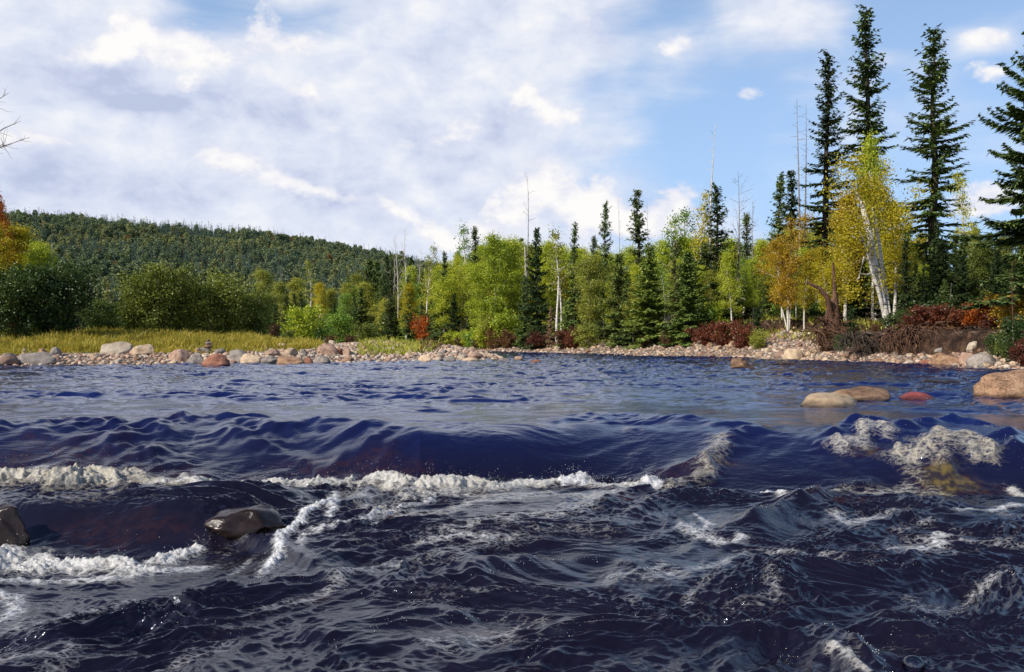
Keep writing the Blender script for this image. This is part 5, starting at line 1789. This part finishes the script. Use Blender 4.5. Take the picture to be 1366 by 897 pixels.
BOULDERS = [
    # left bank
    (18, 68, 470, 487, 'r_grey', 'grey rounded boulder near the left end of the cobble beach', 'round'),
    (-10, 20, 474, 488, 'r_pink', 'pink boulder cut by the left edge of the photo', 'round'),
    (66, 80, 474, 486, 'r_pink', 'pink rock leaning on the right of the grey rounded boulder', 'round'),
    (64, 78, 463, 476, 'r_grey', 'small dark grey rock standing in the grass', None),
    (28, 36, 465, 473, 'r_pale', 'small pale rock behind the grey rounded boulder', None),
    (129, 173, 456, 474, 'r_pale', 'largest pale boulder at the edge of the yellow grass', 'round'),
    (168, 203, 459, 474, 'r_tan', 'flat cream boulder right of the largest pale one', None),
    (222, 251, 466, 484, 'r_pink', 'salmon pink boulder between the cream one and the cairn', 'round'),
    (244, 274, 470, 486, 'r_grey', 'grey slab boulder just left of the red one at the water', None),
    (266, 305, 472, 490, 'r_red', 'bright red boulder with a dark shaded side at the waterline', 'round'),
    (255, 272, 464, 472, 'r_pink', 'pale pink slab under the cairn', None),
    (298, 338, 467, 485, 'r_grey', 'wide blue grey boulder right of the red one', 'round'),
    (318, 346, 472, 487, 'r_tan', 'round tan boulder in front of the wide blue grey one', 'round'),
    (343, 372, 475, 487, 'r_grey', 'brownish grey boulder at the waterline, right of the tan one', None),
    (362, 408, 475, 488, 'r_brown', 'long reddish brown boulder at the waterline', None),
    (403, 418, 477, 487, 'r_red', 'small red boulder at the end of the long reddish one', None),
    (414, 442, 475, 486.5, 'r_grey', 'grey boulder at the waterline before the gravel bar', 'round'),
    (350, 372, 466, 476, 'r_pink', 'pinkish boulder on the second row behind the waterline', None),
    (372, 396, 464, 476, 'r_tan', 'tan boulder on the second row under the grass end', None),
    (398, 410, 466, 475, 'r_grey', 'round greenish grey boulder on top of the bar', 'round'),
    (420, 452, 459, 474, 'r_pink', 'big pale pink slab at the foot of the bright round bush', None),
    (446, 457, 464, 474, 'r_red', 'upright red brown rock beside the pale pink slab', None),
    (455, 470, 464, 476, 'r_pink', 'orange pink rock right of the upright red brown one', None),
    (366, 384, 458, 466, 'r_tan', 'tan boulder sitting in the end of the grass', None),
    (620, 645, 471, 478, 'r_pink', 'flat pink boulder near the tip of the gravel bar', 'round'),
    (615, 640, 477, 484, 'r_tan', 'flat tan boulder at the tip of the gravel bar', 'round'),
    (555, 576, 473, 484, 'r_tan', 'tallest tan boulder in the middle of the gravel bar', None),
    (594, 608, 475, 484, 'r_grey', 'grey brown boulder on the gravel bar', 'round'),
    (580, 594, 476, 483, 'r_pale', 'whitish boulder on the gravel bar', None),
    (664, 682, 478, 484.5, 'r_grey', 'dark grey rock lying in the water beyond the bar tip', 'round'),
    (686, 697, 475, 481, 'r_pink', 'small pink rock in the water, left one beyond the bar', 'round'),
    (706, 722, 480, 485, 'r_red', 'low red rock in the water, the farthest right beyond the bar', 'round'),
    # right bank
    (972, 1013, 478, 494, 'r_brown', 'pointed orange brown boulder in the river', 'angled'),
    (1046, 1078, 465, 481, 'r_tan', 'rounded orange tan boulder on the right gravel beach', 'round'),
    (1034, 1070, 484, 489, 'r_wet', 'flat dark wet rock awash right of the pointed boulder', 'round'),
    (1076, 1158, 525, 544, 'r_tan', 'smooth tan boulder, front one of the three in the river', 'round'),
    (1112, 1198, 517, 537, 'r_brown', 'mottled brown boulder, long middle one of the three in the river', 'round'),
    (1206, 1252, 524, 535, 'r_maroon', 'low maroon boulder, right one of the three in the river', 'round'),
    (1318, 1420, 494, 534, 'r_brown', 'big mottled brown boulder at the right edge of the river', 'round'),
    (1306, 1332, 512, 530, 'r_tan', 'small tan boulder tucked against the big one at the right edge', 'round'),
    (1238, 1292, 507, 513, 'r_wet', 'dark low rock just breaking the water before the right bank', 'round'),
    (1248, 1296, 472, 488.5, 'r_brown', 'flat topped reddish boulder at the foot of the cut bank', None),
    (1284, 1310, 470, 487, 'r_pink', 'pinkish rock leaning behind the flat topped boulder', None),
    (1296, 1340, 472, 490, 'r_grey', 'dark grey boulder in the shade of the right bank', 'round'),
    (1292, 1308, 459, 470, 'r_pale', 'pale slab sticking out below the hanging roots', None),
    (1310, 1326, 484, 491, 'r_tan', 'small tan rock at the waterline under the right bank', None),
    (1228, 1250, 480, 488, 'r_red', 'small red rock left of the flat topped boulder', None),
]
for b in BOULDERS:
    place_rock(*b[:6], shape=b[6])

# the little cairn
def cairn():
    x, Y, g = hit(277, 471)
    e = empty('cairn', (x, Y, g))
    for k, (dx, z, w, h) in enumerate(((-0.1, 0.1, 0.62, 0.24), (0.02, 0.28, 0.42, 0.16), (0.05, 0.41, 0.3, 0.13), (0.03, 0.52, 0.2, 0.1))):
        o = obj('stone', ANGLED[k], M['r_brown' if k % 2 else 'r_grey'], e)
        o.location = (dx, 0, z)
        o.scale = (w / 2, w / 2.4, h / 2 * 1.15)
        o.rotation_euler = (0.05, 0.04 * (-1) ** k, k * 1.3)
    tag(e, 'small dark cairn of stacked stones at the edge of the grass', 'cairn')


cairn()


def wet_boulder(px0, px1, ytop, ybase, lv, label, k, rz):
    x, Y = wp((px0 + px1) / 2, ybase, lv)
    place_rock(px0, px1, ytop, ybase, 'r_wet', label, 'wet_boulder', k=k, pos=(x, Y, lv), rz=rz, sink=0.7, depth=0.75)


wet_boulder(264, 376, 679, 716, -0.46, 'dark wet boulder with a shining side in the middle of the rapid', 2, 0.35)
wet_boulder(-40, 36, 674, 722, -0.46, 'dark wet boulder cut by the left edge in the rapid', 4, 0.1)


# --- loose rocks of the beaches, each one its own
RLM = [(0, 'the left edge'), (43, 'the grey rounded boulder'), (100, 'the left grass'), (150, 'the largest pale boulder'), (186, 'the cream boulder'), (236, 'the salmon pink boulder'), (285, 'the bright red boulder'),
       (320, 'the wide blue grey boulder'), (385, 'the long reddish boulder'), (428, 'the waterline grey boulder'), (460, 'the upright red brown rock'), (500, 'the start of the gravel bar'), (565, 'the tallest bar boulder'), (600, 'the grey brown bar boulder'),
       (630, 'the bar tip'), (690, 'the far bank russet bushes'), (745, 'the white trunk'), (800, 'the bare twiggy bush'), (866, 'the layered spruce'), (930, 'the red thicket'), (993, 'the pointed river boulder'), (1062, 'the orange tan beach boulder'),
       (1110, 'the stump'), (1175, 'the leaning birch'), (1240, 'the hanging roots'), (1275, 'the flat topped boulder'), (1330, 'the dark shaded boulder')]
RC = {'r_pink': 'pink', 'r_red': 'red', 'r_grey': 'grey', 'r_tan': 'tan', 'r_pale': 'pale', 'r_brown': 'brown'}
rr = random.Random(23)


def strew_rocks():
    out = []
    for n, px0, px1, Y0, Y1, dmin, dmax, s0, s1, mix in (
            (95, -60, 480, 30, 46, -0.4, 4.6, 0.13, 0.6, ('r_pink', 'r_pink', 'r_grey', 'r_grey', 'r_tan', 'r_pale', 'r_brown', 'r_red')),
            (75, 440, 668, 36, 66, -0.3, 9.0, 0.2, 0.7, ('r_tan', 'r_grey', 'r_pale', 'r_pink', 'r_tan', 'r_brown')),
            (60, 700, 960, 46, 72, 0.0, 3.8, 0.18, 0.55, ('r_tan', 'r_tan', 'r_pink', 'r_pale', 'r_brown')),
            (45, 930, 1110, 38, 54, 0.0, 5.0, 0.18, 0.6, ('r_tan', 'r_tan', 'r_pink', 'r_pale')),
            (60, 1080, 1330, 31, 44, -0.1, 1.9, 0.2, 0.55, ('r_pink', 'r_pale', 'r_tan', 'r_grey', 'r_brown'))):
        N = n * 60
        px = np.array([rr.uniform(px0, px1) for _ in range(N)])
        Y = np.array([rr.uniform(Y0, Y1) for _ in range(N)])
        x = (px - CX) / F * Y
        d, _ = polydist(x, Y, SHORE)
        d = np.where(inside(x, Y, LAND), d, -d)
        ok = np.nonzero((d > dmin) & (d < dmax))[0]
        got = 0
        for i in ok:
            s = s0 + (s1 - s0) * rr.random() ** 2.8
            if any(abs(x[i] - q[2]) < 0.42 * (s + q[3]) and abs(Y[i] - q[1]) < 0.5 * (s + q[3]) for q in out):
                continue
            out.append((px[i], Y[i], x[i], s, rr.choice(mix)))
            got += 1
            if got >= n:
                break
    recs = []
    for px, Y, x, s, m in out:
        g = float(ground(x, Y))
        lm = min(RLM, key=lambda l: abs(l[0] - px))
        size = 'small' if s < 0.3 else 'medium' if s < 0.45 else 'large'
        wet = g < 0.12
        lab = '%s %s rock %s %s %s' % (size, RC[m], 'at the waterline' if wet else 'on the beach', ('left of' if px < lm[0] else 'right of'), lm[1])
        recs.append([px, Y, x, s, m, g, lab])
    for rc in recs:
        same = sorted([q for q in recs if q[6] == rc[6]], key=lambda q: q[0])
        lab = rc[6]
        if len(same) > 1:
            k = [id(q) for q in same].index(id(rc))
            lab += {2: (', left one', ', right one'), 3: (', leftmost', ', middle one', ', rightmost')}.get(len(same), (', leftmost', ', second', ', third', ', fourth', ', fifth', ', sixth', ', last'))[min(k, 6 if len(same) > 3 else 2)]
        px, Y, x, s, m, g, _ = rc
        h = s * rr.uniform(0.42, 0.7)
        lib = ROUND if rr.random() < 0.25 else ANGLED
        o = obj('rock', lib[rr.randrange(99) % len(lib)], M[m])
        o.scale = (s / 2, s / 2 * rr.uniform(0.7, 1), h / 2 * 1.3)
        o.rotation_euler = (rr.uniform(-.25, .25), rr.uniform(-.25, .25), rr.uniform(0, 6.28))
        o.location = (x, Y, max(g, -0.05) + h * 0.1)
        tag(o, lab, 'rock', 'loose rocks on the river beaches')


strew_rocks()


def cobbles():
    r = np.random.RandomState(31)
    N = 60000
    px = r.uniform(-160, 1380, N)
    Y = r.uniform(29, 96, N)
    x = (px - CX) / F * Y
    d, _ = polydist(x, Y, SHORE)
    ins = inside(x, Y, LAND)
    right = x > -0.32 * (Y - 62) - 8
    lim = np.where(right, np.where(Y > 43, 5.2, 1.6), np.where(x > -12, 9.5, 4.3))
    k = ins & (d < lim) & (d > -0.1)
    x, Y = x[k], Y[k]
    n = len(x)
    g = ground(x, Y)
    s = 0.04 + 0.1 * r.rand(n) ** 2.5
    v, f = ico(2)
    vs = v * (1 + 0.3 * noise3(v, 1.3, 77))[:, None]
    scl = np.stack([s, s * r.uniform(0.6, 1, n), s * r.uniform(0.45, 0.8, n)], -1)
    m, nt = newmat('beach_cobbles')
    geo = nd(nt, 'ShaderNodeNewGeometry')
    c = ramp(nt, geo.outputs['Random Per Island'], [(0.0, (0.22, 0.14, 0.1)), (0.25, (0.42, 0.27, 0.19)), (0.5, (0.52, 0.38, 0.26)), (0.7, (0.36, 0.31, 0.27)), (0.85, (0.52, 0.4, 0.29)), (1.0, (0.58, 0.5, 0.41))])
    princ(nt, c, 0.85, 0.25)
    o = scatter('cobbles', vs, f, np.stack([x, Y, g + s * 0.2], -1), scl, m, True, r.rand(n) * 6.28)
    tag(o, 'loose pink and tan cobbles covering the river beaches', 'cobbles', kind='stuff')


cobbles()


# --- two foam bubbles riding the near water
def bubbles():
    m, nt = newmat('bubble_film')
    fr = nd(nt, 'ShaderNodeFresnel', i_IOR=1.5)
    t = nd(nt, 'ShaderNodeBsdfTransparent')
    g = nd(nt, 'ShaderNodeBsdfGlossy', i_Roughness=0.03)
    mx = nd(nt, 'ShaderNodeMixShader')
    nt.links.new(mth(nt, 'ADD', mth(nt, 'MULTIPLY', fr.outputs[0], 0.9), 0.08), mx.inputs[0])
    nt.links.new(t.outputs[0], mx.inputs[1])
    nt.links.new(g.outputs[0], mx.inputs[2])
    nt.links.new(mx.outputs[0], nd(nt, 'ShaderNodeOutputMaterial').inputs[0])
    v, f = ico(4)
    for px, py, rpx, lab in ((1218, 886, 15, 'larger clear bubble floating at the bottom right of the river'), (1231, 878, 8, 'smaller clear bubble touching the larger one on its right')):
        x, y = wp(px, py, -0.53)
        z = float(river_fields(np.array([x]), np.array([y]))[0][0])
        rad = rpx / F * y
        o = obj('bubble', mesh_np('bubble', v * rad * np.array([1, 1, 0.85]), f, True), m)
        o.location = (x, y, z + rad * 0.25)
        tag(o, lab, 'bubble')


bubbles()

# ------------------------------------------------------------------ output
SC.render.engine = 'CYCLES'
SC.cycles.use_denoising = True
SC.cycles.max_bounces = 6
SC.cycles.diffuse_bounces = 3
SC.cycles.glossy_bounces = 3
SC.cycles.transmission_bounces = 4
SC.cycles.transparent_max_bounces = 6
SC.cycles.caustics_reflective = False
SC.cycles.caustics_refractive = False
SC.view_settings.view_transform = 'Standard'
SC.view_settings.look = 'None'
SC.view_settings.exposure = 0
SC.view_settings.gamma = 1
